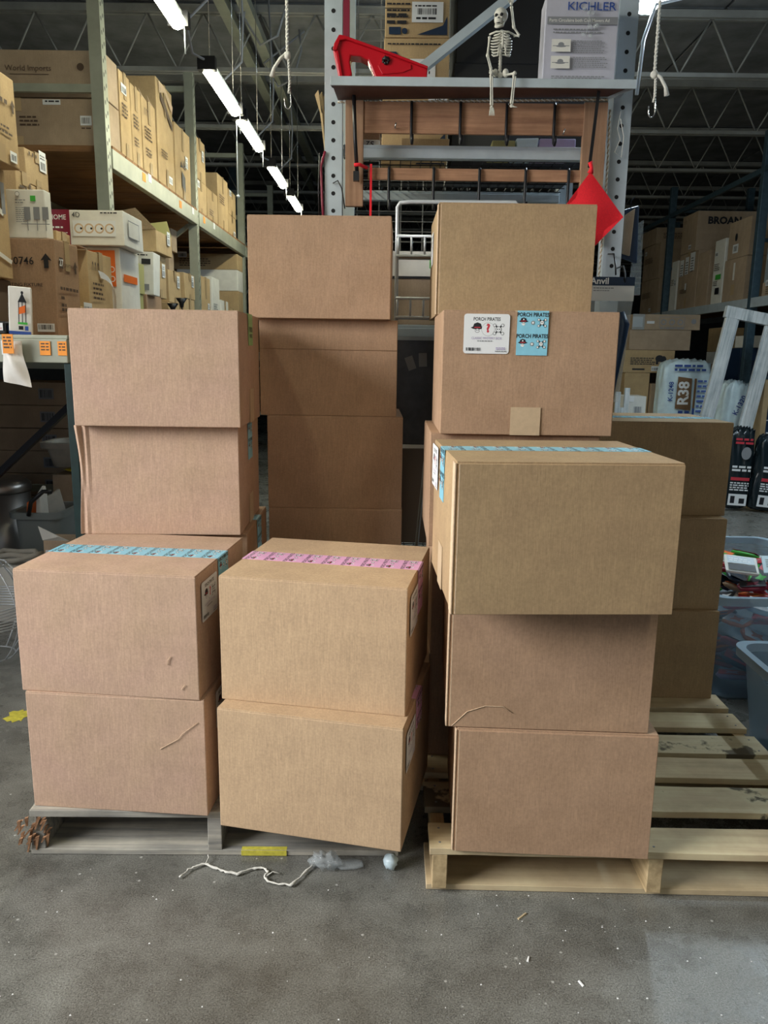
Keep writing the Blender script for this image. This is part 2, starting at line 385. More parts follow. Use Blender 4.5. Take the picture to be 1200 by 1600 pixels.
def tape(parent, color, y0, w=.09, H=HH, top=True, left=0, right=0, front=0, x0=0, upx=-1, tiles=True):
    """printed tape: across the top (running in x), hanging down a side by the given length"""
    m = MB(); pr = MB(); e = .0007
    if top:
        m.box(-W/2-e, W/2+e, y0, y0+w, H, H+e)
        if tiles:
            for k in range(9): TILE.stamp(pr, (-W/2+.028+k*.0565, y0+w/2, H+.0003), (0, -upx, 0), (upx, 0, 0))
    for side, ln in ((-1, left), (1, right)):
        if ln:
            xs = side*(W/2+.0032); m.box(min(xs, xs-side*.0004), max(xs, xs-side*.0004)+e, y0, y0+w, H-ln, H+e)
            if tiles:
                for k in range(int(ln/.058+.45)): TILE.stamp(pr, (xs+side*.0008, y0+w/2, H-.022-k*.058), *((0, side, 0), (0, 0, 1)))
    if front:
        m.box(x0-w/2, x0+w/2, -.0044, -.0032, H-front, H+e)
        for k in range(int(front/.062+.9)): TILE.stamp(pr, (x0, -.0044, H-.026-k*.060), *FRONT)
    o = m.build('printed_tape', color, parent); o['label'] = color.replace('tape_', '')+' tape printed with a pirate logo'
    if pr.v: pr.build('tape_lettering', TMAT, o)['kind'] = 'stuff'
    return o
def hero(label, x, y, z, yaw, H, mat, bulge=(.002, .002), crumple=False, seam=False, group=None, flaps=True):
    bm = bmesh.new(); bmesh.ops.create_cube(bm, size=1)
    cuts = 47 if crumple else 7
    bmesh.ops.subdivide_edges(bm, edges=bm.edges[:], cuts=cuts, use_grid_fill=True)
    ph = random.random()*9
    for v in bm.verts:
        u, q, s = v.co.x*2, v.co.y*2, v.co.z*2
        px, py, pz = v.co.x*W, (v.co.y+.5)*D, (v.co.z+.5)*(H-.003)
        e = lambda a: max(0, 1-a*a)
        if abs(q) > .999: py += q*(bulge[0]*e(u)*e(s)+.0006*sin(5*u+ph)*e(u)*e(s))
        if abs(u) > .999: px += u*bulge[1]*e(q)*e(s)
        if crumple and u < -.80 and q < -.999:
            t = (1+u+.0)/.2+1 if False else (u+1)/.2
            a = (1-t)*(.35+.65*(s+1)/2)
            py += .010*a*sin(t*16+s*1.5)-.004*a; px += .012*a*(1-t)*cos(s*2.2)
        elif crumple and u < -.999:
            px += .012*(.35+.65*(s+1)/2)*cos(s*2.2)*max(0, 1-(q+1)/.3)
        v.co = (px, py, pz)
    me = bpy.data.meshes.new('cardboard_box'); bm.to_mesh(me); bm.free(); me.materials.append(MT[mat])
    o = obj('cardboard_box', me, None, (x, y, z), yaw, .0025)
    tag(o, label, 'box', group)
    if flaps:
        for nm, a, b in (('top_flap', .0012, D/2-.001), ('top_flap', D/2+.001, D-.0012)):
            bx(nm, (-W/2+.0012, W/2-.0012, a, b, H-.0035, H), mat, o, .0009)
    if seam:
        m = MB(); m.box(-W/2-.0038, -W/2-.0002, -.0022, .034, .002, H-.004); m.build('glue_flap', 'cb_edge', o, bevel=.0008)
        m = MB(); m.box(-W/2+.007, W/2-.001, -.0036, -.0004, .002, H-.005); m.build('front_panel', mat, o, bevel=.001)
        m = MB(); m.box(-W/2+.0055, -W/2+.0075, -.0037, -.0006, .003, H-.006); m.build('cut_edge', 'cb_edge', o)
    return o
def crease(parent, pts, mat='cb_edge', r=.0009): return MB().tube(pts, r, 5).build('crease', mat, parent)
GA = 'large plain cartons stacked on the left pallet'; GB = 'large plain cartons stacked on the right pallet'
z1 = PZ; z2 = PZ+HH; z3 = PZ+2*HH; z4 = PZ+3*HH; z5 = PZ+4*HH
# column A, front left
a1 = hero('pinkish brown carton at the bottom of the front left two-high stack', -.752, 1.961, z1, -.069, HH, 'cb_pink', group=GA)
crease(a1, [(.125, -.003, .20), (.18, -.004, .235), (.19, -.004, .25), (.235, -.002, .285)])
STK.put('shipping_sticker', a1, (W/2+.003, .16, .275), *RIGHT, SMAT)
a2 = hero('pale pinkish carton with blue tape across its lid, upper of the front left pair', -.763, 1.964, z2, -.090, HH, 'cb_pink', group=GA)
tape(a2, 'tape_blue', .185, right=.075); STK.put('shipping_sticker', a2, (W/2+.0035, .10, .265), *RIGHT, SMAT)
crease(a2, [(.17, -.0035, .10), (.172, -.004, .115), (.178, -.004, .125)], r=.0012); crease(a2, [(.205, -.003, .03), (.215, -.0035, .045)], r=.001)
# column B, front middle
b1 = hero('tan carton at the bottom of the front middle stack, overhanging the pallet', -.206, 1.851, z1, -.202, HH, 'cb_tan', group=GA)
STK.put('shipping_sticker', b1, (W/2+.003, .10, .262), *RIGHT, SMAT); tape(b1, 'tape_pink', .18, right=.09, tiles=True)
b2 = hero('tan carton with pink tape across its lid, upper of the front middle pair', -.202, 1.911, z2, -.172, HH, 'cb_tan', group=GA)
tape(b2, 'tape_pink', .175, right=.13); STK.put('shipping_sticker', b2, (W/2+.0035, .10, .262), *RIGHT, SMAT)
# column C, behind A
cx = [(-.730, 2.43, .02), (-.735, 2.425, .03), (-.736, 2.407, .033), (-.720, 2.366, .034)]
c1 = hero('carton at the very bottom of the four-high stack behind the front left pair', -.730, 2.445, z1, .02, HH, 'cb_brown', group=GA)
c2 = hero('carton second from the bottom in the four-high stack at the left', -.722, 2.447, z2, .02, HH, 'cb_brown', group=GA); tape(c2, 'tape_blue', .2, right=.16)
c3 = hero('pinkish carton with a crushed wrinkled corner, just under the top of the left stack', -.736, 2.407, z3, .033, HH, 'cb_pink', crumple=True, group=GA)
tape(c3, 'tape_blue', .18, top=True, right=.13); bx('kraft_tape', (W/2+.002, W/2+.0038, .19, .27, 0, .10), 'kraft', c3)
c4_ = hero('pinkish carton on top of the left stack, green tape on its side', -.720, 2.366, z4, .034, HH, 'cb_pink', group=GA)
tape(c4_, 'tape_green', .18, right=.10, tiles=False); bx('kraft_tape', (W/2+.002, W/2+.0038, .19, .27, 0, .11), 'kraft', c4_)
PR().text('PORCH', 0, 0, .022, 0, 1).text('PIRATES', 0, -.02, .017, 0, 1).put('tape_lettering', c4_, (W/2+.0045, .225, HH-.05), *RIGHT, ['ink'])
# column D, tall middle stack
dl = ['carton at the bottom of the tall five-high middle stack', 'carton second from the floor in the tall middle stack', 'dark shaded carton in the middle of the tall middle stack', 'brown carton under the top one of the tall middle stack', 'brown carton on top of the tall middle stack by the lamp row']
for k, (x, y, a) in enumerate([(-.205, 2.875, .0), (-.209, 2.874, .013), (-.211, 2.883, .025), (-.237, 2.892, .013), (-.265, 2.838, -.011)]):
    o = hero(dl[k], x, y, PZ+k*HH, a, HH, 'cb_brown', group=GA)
    if k == 3: crease(o, [(-W/2, -.0015, .245), (0, -.0035, .243), (W/2, -.0015, .242)], 'cb_brown')
# column E, tall right stack
el = ['carton at the bottom of the tall right stack', 'carton second from the bottom of the tall right stack', 'carton third from the bottom of the tall right stack, its corner showing', 'brown carton with white pirate sticker and blue tape on its front', 'olive brown carton topping the tall right stack beside the red cloth']
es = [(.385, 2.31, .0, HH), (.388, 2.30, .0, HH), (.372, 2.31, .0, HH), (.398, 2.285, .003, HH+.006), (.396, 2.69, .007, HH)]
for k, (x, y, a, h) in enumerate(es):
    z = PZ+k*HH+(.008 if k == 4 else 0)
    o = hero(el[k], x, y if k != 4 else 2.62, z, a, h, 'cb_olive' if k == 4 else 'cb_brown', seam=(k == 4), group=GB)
    if k == 3:
        tape(o, 'tape_blue', .0, top=False, front=.125, x0=.004, H=h)
        STK.put('shipping_sticker', o, (-.128, -.0036, h-.066), *FRONT, SMAT)
        bx('kraft_tape', (-.048, .040, -.0040, -.0030, 0, .082), 'kraft', o)
        bx('kraft_tape', (-.046, .044, .0, .2, h-.0035, h+.0008), 'kraft', o)
    if k == 4: STK.put('shipping_sticker', o, (-W/2-.0035, .30, h-.11), *LEFT, SMAT)
# column F, front right
f1 = hero('brown carton at the bottom of the front right stack of three', .434, 1.802, z1, -.038, HH, 'cb_brown', seam=True, group=GB)
f2 = hero('brown carton in the middle of the front right stack of three', .408, 1.811, z2, -.035, HH+.003, 'cb_brown', seam=True, group=GB)
crease(f2, [(-W/2+.012, -.004, .004), (-W/2+.05, -.0048, .045), (-W/2+.095, -.005, .062), (-W/2+.14, -.005, .062), (-W/2+.165, -.005, .045)])
f3 = hero('large carton with blue tape across its lid, topmost of the front right stack', .397, 1.676, z3+.003, .052, HH, 'cb_olive', bulge=(.003, .002), seam=True, group=GB)
tape(f3, 'tape_blue', .20, left=.13, upx=1, w=.08); STK.put('shipping_sticker', f3, (-W/2-.0042, .385, .285), *LEFT, SMAT)
bx('kraft_tape', (-W/2-.0036, -W/2-.002, .19, .27, 0, .11), 'kraft', f3)
# column G, far right
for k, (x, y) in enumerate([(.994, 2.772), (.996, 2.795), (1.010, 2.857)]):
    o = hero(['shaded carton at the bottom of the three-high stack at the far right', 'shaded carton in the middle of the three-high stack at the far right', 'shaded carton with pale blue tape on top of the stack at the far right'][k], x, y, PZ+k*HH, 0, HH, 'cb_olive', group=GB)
    if k == 2: tape(o, 'tape_blue', .17)

# ---------------------------------------------------------------- pallets
def pallet(label, loc, rz, w, d, boards, stringers, bottoms, tops, broken=False):
    e = empty('pallet', loc, rz); tag(e, label, 'pallet', 'wooden pallets on the floor')
    for i, (y0, y1) in enumerate(boards):
        m = MB(); x0, x1 = random.uniform(-.004, .004), w+random.uniform(-.006, .006)
        n = 10; vs = []
        for k in range(n+1):
            x = x0+(x1-x0)*k/n; a, b = random.uniform(-.0015, .0015), random.uniform(-.0015, .0015)
            vs += [(x, y0+a, .120), (x, y1+b, .120), (x, y1+b, .14), (x, y0+a, .14)]
        fs = [(k*4+q, (k+1)*4+q, (k+1)*4+(q+1) % 4, k*4+(q+1) % 4) for k in range(n) for q in range(4)]+[(0, 1, 2, 3), (n*4+3, n*4+2, n*4+1, n*4)]
        m.add(vs, fs); o = m.build('deck_board', tops[i % len(tops)], e, bevel=.0015)
        nm = MB()
        for sx in stringers:
            for yy in (y0+.025, y1-.025): nm.lathe([(.0035, 0), (.0035, .0008)], 8, (sx+.02, yy, .14))
        nm.build('nail', 'ink_gray', o)['kind'] = 'stuff'
    for i, sx in enumerate(stringers):
        m = MB()
        # stringer with two notches underneath
        a = [(0, .018), (d*.14, .018), (d*.17, .055), (d*.33, .055), (d*.36, .018), (d*.64, .018), (d*.67, .055), (d*.83, .055), (d*.86, .018), (d, .018), (d, .12), (0, .12)]
        y_ = .0 if not (broken and i == 0) else .045
        a = [(max(q, y_), z) for q, z in a]
        n = len(a); m.add([(sx, y, z) for y, z in a]+[(sx+.04, y, z) for y, z in a], [list(range(n-1, -1, -1)), list(range(n, 2*n))]+[[k, (k+1) % n, (k+1) % n+n, k+n] for k in range(n)])
        m.build('stringer', 'pal_y' if not broken else 'pal_gray', e, bevel=.002)
    for y0, y1 in bottoms:
        bx('bottom_board', (-.002, w+.002, y0, y1, .001, .018), 'pal' if not broken else 'pal_gray', e, .0015)
    return e
pl = pallet('gray weathered wooden pallet with a splintered corner, under the left cartons', (-1.012, 1.955, 0), .022, 1.05, 1.24,
            [(0.0, .12), (.20, .29), (.36, .45), (.52, .61), (.68, .77), (.84, .93), (1.0, 1.10), (1.13, 1.24)], (.0, .505, 1.01), ((0.0, .19), (.53, .63), (1.13, 1.24)), ['pal_gray'], True)
m = MB()
for k in range(26):
    x = random.uniform(-.03, .05); z = random.uniform(.04, .118); y = random.uniform(-.006, .02); l = random.uniform(.02, .06); a = random.uniform(.5, 1.5)
    m.hexa([Vector((x, y, z))+Vector(q) for q in [(-l*cos(a)*.6, -.004, -l*sin(a)), (-l*cos(a)*.6+.004, -.004, -l*sin(a)), (-l*cos(a)*.6, 0, -l*sin(a)), (-l*cos(a)*.6+.004, 0, -l*sin(a)), (-.003, -.006, 0), (.007, -.005, .003), (-.003, .002, 0), (.006, .002, .003)]])
tag(m.build('splinter', 'splinter', pl), kind='stuff')
m = MB(); m.hexa([(-.002, .002, .018), (.040, .002, .018), (-.002, .05, .018), (.040, .05, .018), (.004, .006, .075), (.036, .008, .060), (.002, .05, .10), (.040, .05, .11)]); m.hexa([(.006, .004, .06), (.018, .006, .06), (.006, .03, .06), (.018, .03, .06), (.010, .016, .112), (.014, .018, .108), (.008, .03, .115), (.018, .03, .112)]); m.build('broken_stringer_end', 'pal_gray', pl, bevel=.002)['kind'] = 'stuff'
bx('paint_mark', (.60, .73, -.003, .0, .002, .017), 'yellow_paint', pl)
bx('paint_mark', (.60, .73, .001, .016, .0175, .0186), 'yellow_paint', pl)
pallet('pale new pine pallet with open slats at the right, under the right cartons', (.116, 1.822, 0), -.003, 1.165, 1.22,
       [(0, .113), (.19, .325), (.375, .50), (.53, .655), (.71, .83), (.87, .99), (1.03, 1.13), (1.15, 1.22)], (.012, .585, 1.11), ((.018, .20), (.50, .60), (1.1, 1.2)), ['pal', 'pal_stain', 'pal', 'pal_stain', 'pal', 'pal'])

# ---------------------------------------------------------------- small things on the floor
P = [(-.560, 1.862), (-.545, 1.892), (-.530, 1.905), (-.507, 1.918), (-.47, 1.90), (-.44, 1.885), (-.408, 1.880), (-.37, 1.902), (-.338, 1.907), (-.322, 1.89), (-.330, 1.868), (-.318, 1.851), (-.285, 1.842), (-.252, 1.838), (-.225, 1.88), (-.19, 1.945)]
m = MB(); pts = []
for i in range(len(P)-1):
    for k in range(4):
        t = k/4; pts.append((P[i][0]*(1-t)+P[i+1][0]*t+random.uniform(-.002, .002), P[i][1]*(1-t)+P[i+1][1]*t+random.uniform(-.002, .002), .006+random.uniform(0, .003)))
m.tube(pts, [random.uniform(.0018, .0045) for _ in pts], 6)
m.tube([(-.505, 1.918, .006), (-.500, 1.94, .012), (-.506, 1.955, .01)], .0018, 5); m.tube([(-.325, 1.875, .006), (-.31, 1.89, .008), (-.29, 1.885, .006)], .0016, 5)
tag(m.build('twisted_string', 'rope'), 'frayed white string lying on the concrete before the left pallet', 'string')
m = MB(); m.blob((-.165, 1.925, .022), (.042, .024, .022), 0, 18, 12, lambda d: 1+.25*sin(11*d.x+5*d.z)+.18*sin(17*d.y+9*d.z)); m.blob((-.11, 1.93, .008), (.045, .020, .008), 0, 14, 8, lambda d: 1+.25*sin(13*d.x+9*d.y))
tag(m.build('plastic_wrap_scrap', 'clear_bag'), 'crumpled scrap of clear plastic wrap at the pallet edge', 'plastic')
m = MB(); m.blob((.018, 1.925, .022), (.02, .022, .022), 0, 14, 9, lambda d: 1+.12*sin(19*d.x+8*d.z))
tag(m.build('frayed_wrap', 'insul'), 'frayed bluish plastic fibers under the tan carton corner', 'plastic')
def chip(label, x, y, l, a, mat='pal', h=.004):
    m = MB(); m.hexa([(-l/2, -.003, 0), (l/2, -.002, 0), (-l/2, .003, 0), (l/2, .0025, 0), (-l/2, -.002, h*.6), (l/2*.8, -.001, h), (-l/2, .002, h*.5), (l/2*.8, .002, h)])
    tag(m.build('wood_chip', mat, None, (x, y, 0), a), label, 'debris', 'litter on the concrete')
chip('curled pale wood sliver on the floor below the right pallet', .36, 1.745, .034, .7)
chip('white paint chip on the concrete near the frame bottom', .35, 1.60, .016, 1.2, 'white')
chip('second white chip on the concrete, right of the first', .46, 1.53, .018, 2, 'white')
m = MB()
for k in range(260):
    x, y = random.uniform(-1.3, 1.4), random.uniform(.75, 1.83); r = random.uniform(.0008, .0026)
    m.add([(x-r, y-r, 0), (x+r, y-r*.6, 0), (x+r*.7, y+r, 0), (x-r, y+r*.6, 0), (x, y, r)], [(0, 1, 4), (1, 2, 4), (2, 3, 4), (3, 0, 4)])
tag(m.build('floor_grit', 'white'), 'scattered pale grit on the concrete floor', 'debris', None, 'stuff')
m = MB(); n = 22; m.add([(-1.46+.045*cos(2*pi*k/n)*(1+.3*sin(5*k)), 2.80+.05*sin(2*pi*k/n)*(1+.25*cos(3*k)), .001) for k in range(n)]+[(-1.46, 2.80, .0025)], [(k, (k+1) % n, n) for k in range(n)])
tag(m.build('paint_spot', 'yellow_paint'), 'yellow paint spot on the floor beside the left cartons', 'paint')

# ---------------------------------------------------------------- cartons on racks
def carton(label, x0, x1, y0, y1, z0, z1, mat='cb_shelf', rz=0, tp='y', name='cardboard_box', group=None, cat='box', tilt=None, tapemat='clear_tape'):
    """generic closed carton: body, packing tape along the lid and down its ends. Returns the body; local origin = front left bottom"""
    w_, d_, h_ = x1-x0, y1-y0, z1-z0
    m = MB(); j = lambda: random.uniform(-.004, .004)
    n = 1
    m.hexa([(j(), 0, 0), (w_+j(), 0, 0), (j(), d_, 0), (w_, d_, 0), (j(), j()*.5, h_+j()*.5), (w_+j(), j(), h_+j()*.5), (j(), d_, h_), (w_+j(), d_, h_)])
    o = m.build(name, mat, None, (x0, y0, z0), rz, .004)
    if tilt: o.rotation_euler = tilt
    tag(o, label, cat, group)
    if tp == 'y':
        t = MB(); a = min(.025, w_*.2); t.box(w_/2-a, w_/2+a, -.002, d_+.002, h_, h_+.0025).box(w_/2-a, w_/2+a, -.0055, -.0045, h_*.72, h_+.002).box(w_/2-a, w_/2+a, -.0055, -.0045, 0, h_*.2)
        t.build('packing_tape', tapemat, o)['kind'] = 'stuff'
    elif tp == 'x':
        t = MB(); a = min(.025, d_*.2); t.box(-.006, w_+.006, d_/2-a, d_/2+a, h_+.001, h_+.0035).box(w_+.0045, w_+.006, d_/2-a, d_/2+a, h_*.7, h_+.002).box(-.006, -.0045, d_/2-a, d_/2+a, h_*.7, h_+.002)
        t.box(w_+.0045, w_+.006, d_/2-a, d_/2+a, 0, h_*.2).box(-.006, -.0045, d_/2-a, d_/2+a, 0, h_*.2)
        t.build('packing_tape', tapemat, o)['kind'] = 'stuff'
    return o
def marks(o, face, w_, h_, kind, mats=('ink_brown', 'paper', 'ink'), off=.0055, name='print', dx=0):
    """a little printing on a carton face; w_, h_ face size"""
    p = PR()
    if 'rows' in kind: p.lines(.12*w_, .62*h_, .5*w_, 4, .011, .012, 0)
    if 'rows2' in kind: p.lines(.15*w_, .35*h_, .4*w_, 3, .009, .012, 0)
    if 'arrow' in kind: p.arrow(.86*w_, .62*h_, .2*h_, 0)
    if 'icons' in kind:
        for k in range(3): p.rect(.12*w_+k*.035, .78*h_, .12*w_+k*.035+.004, .86*h_, 0); p.rect(.12*w_+k*.035+.01, .78*h_, .12*w_+k*.035+.014, .86*h_, 0); p.disc(.12*w_+k*.035+.007, .86*h_, .008, 0, n=8)
    if 'tagr' in kind: p.rect(.62*w_, .50*h_, .62*w_+.075, .50*h_+.095, 1); p.bars(.62*w_+.01, .50*h_+.01, .055, .035, 2, 10); p.lines(.62*w_+.01, .50*h_+.07, .05, 2, .006, .007, 2)
    if 'tagb' in kind: p.rect(.55*w_, .08*h_, .55*w_+.10, .08*h_+.055, 1); p.bars(.55*w_+.008, .08*h_+.008, .084, .034, 2, 14)
    if 'tagt' in kind: p.rect(.1*w_, .75*h_, .1*w_+.10, .75*h_+.06, 1); p.bars(.1*w_+.008, .75*h_+.008, .084, .034, 2, 14)
    O, U, V = face
    return p.put(name, o, O, U, V, list(mats))
def fside(o_w, off=.0055): return ((0, -off, 0), (1, 0, 0), (0, 0, 1))
def rside(w_, off=.006): return ((w_+off, 0, 0), (0, 1, 0), (0, 0, 1))
def lside(d_, off=.006): return ((-off, d_, 0), (0, -1, 0), (0, 0, 1))

def post(parent, x, y, z0, z1, wx=.075, wy=.07, mat='steel', pitch=.076, face=True, side=0, name='post', hr=.009):
    """open C shaped upright with punched holes on its front (and one side)"""
    m = MB(); t = .004
    m.box(x-wx/2, x+wx/2, y, y+t, z0, z1).box(x-wx/2, x-wx/2+t, y+t, y+wy, z0, z1).box(x+wx/2-t, x+wx/2, y+t, y+wy, z0, z1)
    o = m.build(name, mat, parent)
    h = MB(); z = z0+.05
    while z < z1-.02:
        if face: h.add([(x+hr*cos(2*pi*k/10), y-.0008, z+hr*sin(2*pi*k/10)) for k in range(10)], [list(range(10))])
        if side:
            for q in (.02, .05): h.add([(x+side*(wx/2+.0008), y+q+.006*cos(2*pi*k/8), z+q*.8+.014*sin(2*pi*k/8)) for k in range(8)], [list(range(8))])
        z += pitch
    if h.v: tag(h.build('punched_hole', 'hole', o), kind='stuff')
    return o
def beam_y(parent, x, y0, y1, z0, z1, mat, t=.045, name='beam'):
    m = MB(); m.box(x-t, x, y0, y1, z0, z1-.02).box(x-t*1.0, x-.012, y0, y1, z1-.02, z1)
    return m.build(name, mat, parent, bevel=.003)
def beam_x(parent, y, x0, x1, z0, z1, mat, t=.04, name='beam'):
    m = MB(); m.box(x0, x1, y, y+t, z0, z1-.015).box(x0, x1, y+.010, y+t, z1-.015, z1)
    return m.build(name, mat, parent, bevel=.003)

# main pallet rack down the left of the hall
rk = empty('pallet_rack', (0, 0, 0)); tag(rk, 'tall pale gray pallet rack with wooden decks running away beside the lamps', 'rack')
XR = -1.74
for i, y in enumerate((4.97, 7.14, 9.38, 11.6)):
    post(rk, XR-.045, y, 0, 3.75, .075, .075, 'steel_green', .076, False, 1)
    post(rk, XR-1.15, y, 0, 3.75, .075, .075, 'steel_green', .076, False, 0)
    for z in (.5, 1.3, 2.93, 3.6): bx('frame_strut', (XR-1.12, XR-.08, y+.01, y+.04, z, z+.045), 'steel_green', rk)
    for z in ((.56, 1.36) if i else ()): MB().bar((XR-1.12, y+.045, z), (XR-.09, y+.045, z+.74), .03, .04, (0, 1, 0)).build('frame_brace', 'steel_green', rk)
    za, zc = (2.62, 2.10) if i % 2 == 0 else (1.75, 2.52)
    MB().bar((XR-1.12, y+.045, za), (XR-.09, y+.045, zc), .03, .045, (0, 1, 0)).build('frame_brace', 'steel_green', rk)
for y0, y1 in ((5.05, 7.14), (7.215, 9.38), (9.455, 11.6)):
    for z0, z1_ in ((2.52, 2.655), (1.34, 1.45), (3.62, 3.70)):
        if z0 > 3: continue
        beam_y(rk, XR, y0, y1, z0, z1_, 'steel_green'); beam_y(rk, XR-1.10, y0, y1, z0, z1_, 'steel_green')
    for zt in (2.655, 1.45):
        y = y0+.01
        while y < y1-.05:
            d = min(.235, y1-y-.004); bx('deck_plank', (XR-1.15, XR-.002 if zt > 2 else XR-.01, y, y+d, zt-.038, zt-.001), 'deck_wood', rk, .003); y += d+.012
for k, (y, z) in enumerate([(5.62, 2.57), (5.75, 2.59), (6.55, 2.56), (6.95, 2.58), (7.35, 2.57), (7.75, 2.58)]):
    o = MB().box(XR+.0005, XR+.002, y, y+.07, z, z+.055).build('price_tag', 'orange_tag' if k % 2 == 0 else 'paper', rk); o['label'] = 'orange price tag stuck on the beam' if k % 2 == 0 else 'white paper tag stuck on the beam'
GU = 'cartons along the upper left shelf'
XF = -1.785
def up(label, y0, y1, zt, z0=2.656, w_=.9, mat='cb_shelf', mk=(), tp='x', x=XF):
    o = carton(label, x-w_, x, y0, y1-.006, z0, zt, mat, 0, tp, group=GU)
    if mk: marks(o, rside(w_), y1-y0, zt-z0, mk)
    return o
for lab, y0, y1, zt, z0, w_, mk in [
    ('tall golden carton right behind the wide pair at the rack end, upper shelf', 5.36, 5.58, 3.19, 2.656, .5, ('rows', 'tagt')),
    ('tall narrow carton before the ragged topped one, dark gap after it', 5.585, 5.80, 3.18, 2.656, .6, ('rows', 'rows2')),
    ('printed carton with ragged open top flaps on the upper left shelf', 5.82, 6.14, 3.17, 2.656, .6, ('rows', 'rows2', 'icons')),
    ('tallest carton with a torn top on the upper left shelf', 6.18, 6.62, 3.41, 2.656, .55, ('rows2', 'tagb')),
    ('big square carton with a black palm mark before the second rack post', 6.65, 7.125, 3.23, 2.656, .7, ('tagr',)),
    ('lower of two cartons just past the second rack post, upper shelf', 7.28, 7.70, 2.95, 2.656, .5, ('tagt',)),
    ('upper of two cartons just past the second rack post', 7.28, 7.70, 3.31, 2.952, .5, ('tagr',)),
    ('low carton with its torn open side facing the aisle, upper shelf', 7.72, 8.17, 2.95, 2.656, .5, ('rows2',)),
    ('tall plain carton after the torn low one on the upper shelf', 8.19, 8.68, 3.18, 2.656, .5, ('rows',)),
    ('lower carton of the last pair before the third rack post', 8.70, 9.10, 2.88, 2.656, .5, ('tagb',)),
    ('upper carton of the last pair before the third rack post', 8.70, 9.10, 3.13, 2.882, .5, ('tagt',))]:
    up(lab, y0, y1, zt, z0, w_, mk=mk)
# torn flaps and palm mark
fl = [o for o in C.objects if o.get('label', '').startswith('printed carton with ragged')][0]
for k, (y, a) in enumerate(((.02, .06), (.14, .03), (.22, .07))):
    MB().hexa([(.59, y, .51), (.6, y, .51), (.59, y+.09, .51), (.6, y+.09, .51), (.57, y+.01, .51+a), (.574, y+.01, .51+a), (.57, y+.08, .51+a*.6), (.574, y+.08, .51+a*.6)]).build('open_flap', 'cb_edge', fl)
fl = [o for o in C.objects if o.get('label', '').startswith('tallest carton')][0]
PR().poly([(.08, .62), (.2, .57), (.34, .50), (.40, .47), (.40, .52), (.30, .57), (.18, .64), (.1, .68)], 0).poly([(.06, .66), (.2, .70), (.4, .60), (.42, .66), (.2, .745), (.05, .74)], 1).put('torn_hole', fl, *rside(.55), ['cb_dark', 'cb_edge'])
fl = [o for o in C.objects if o.get('label', '').startswith('big square carton')][0]
p = PR(); p.poly([(.17, .12), (.27, .08), (.27, .2), (.17, .24)], 0)
for a in range(0, 181, 30): p.poly([(.22, .27), (.22+.07*cos(R(a))-.01, .27+.06*sin(R(a))+.012), (.22+.08*cos(R(a)), .27+.06*sin(R(a))-.01)], 0)
p.put('palm_print', fl, *rside(.7), ['ink'])
# the two wide cartons at the rack end
o = carton('wide brown carton with script lettering, upper one at the rack end', -2.88, -1.788, 5.10, 5.345, 2.935, 3.20, 'cb_dull', 0, None, group=GU)
PR().text('World Imports', .635, .16, .046, 0, 0, 1).rect(.52, .125, .76, .128, 0).disc(.955, .17, .022, 0).arrow(.735, .02, .045, 0).put('script_print', o, *fside(1), ['ink_brown'])
o = carton('wide brown carton with a barcode sticker, lower one at the rack end', -2.87, -1.788, 5.10, 5.345, 2.656, 2.93, 'cb_dull', 0, 'y', group=GU)
PR().rect(.925, .12, .995, .175, 1).bars(.932, .13, .055, .035, 2, 10).lines(.93, .10, .06, 1, .008, .01, 0).lines(.55, .16, .12, 3, .010, .012, 0).rect(.70, .235, .81, .265, 1).lines(.715, .25, .09, 1, .009, .01, 2).put('print', o, *fside(1), ['ink_brown', 'paper', 'ink'])

# near platform of the left rack: teal posts, gray end beam with price tags
nr = empty('storage_rack', (0, 0, 0)); tag(nr, 'low rack with teal posts and a gray shelf edge carrying price tags', 'rack')
for x in (-1.232, -2.95):
    for y in (2.96, 4.80): bx('post', (x-.017, x+.017, y, y+.05, 0, 1.372), 'teal_post', nr, .003)
beam_x(nr, 2.95, -3.0, -1.228, 1.372, 1.475, 'steel_green'); beam_x(nr, 4.80, -3.0, -1.228, 1.372, 1.475, 'steel_green')
bx('side_beam', (-1.27, -1.232, 2.99, 4.80, 1.372, 1.475), 'steel', nr); bx('side_beam', (-3.0, -2.96, 2.99, 4.80, 1.372, 1.475), 'steel', nr)
y = 2.995
while y < 4.78: bx('deck_plank', (-2.955, -1.275, y, y+.195, 1.44, 1.474), 'deck_wood', nr); y += .2
MB().bar((-2.60, 4.0, .30), (-1.42, 4.0, 1.36), .03, .05, (0, 1, 0)).build('frame_brace', 'black_metal', nr)
for x0, wd, mt, lb in ((-1.475, .035, 'paper', 'white price tag'), (-1.330, .040, 'orange_tag', 'orange price tag'), (-1.262, .034, 'orange_tag', 'orange price tag near the post')):
    t = bx('price_tag', (x0, x0+wd, 2.946, 2.9485, 1.40, 1.452), mt, nr); t['label'] = lb
    PR().lines(.005, .04, wd-.01, 3, .005, .006, 0).put('handwriting', t, (x0, 2.946, 1.40), *FRONT, ['ink_brown'])
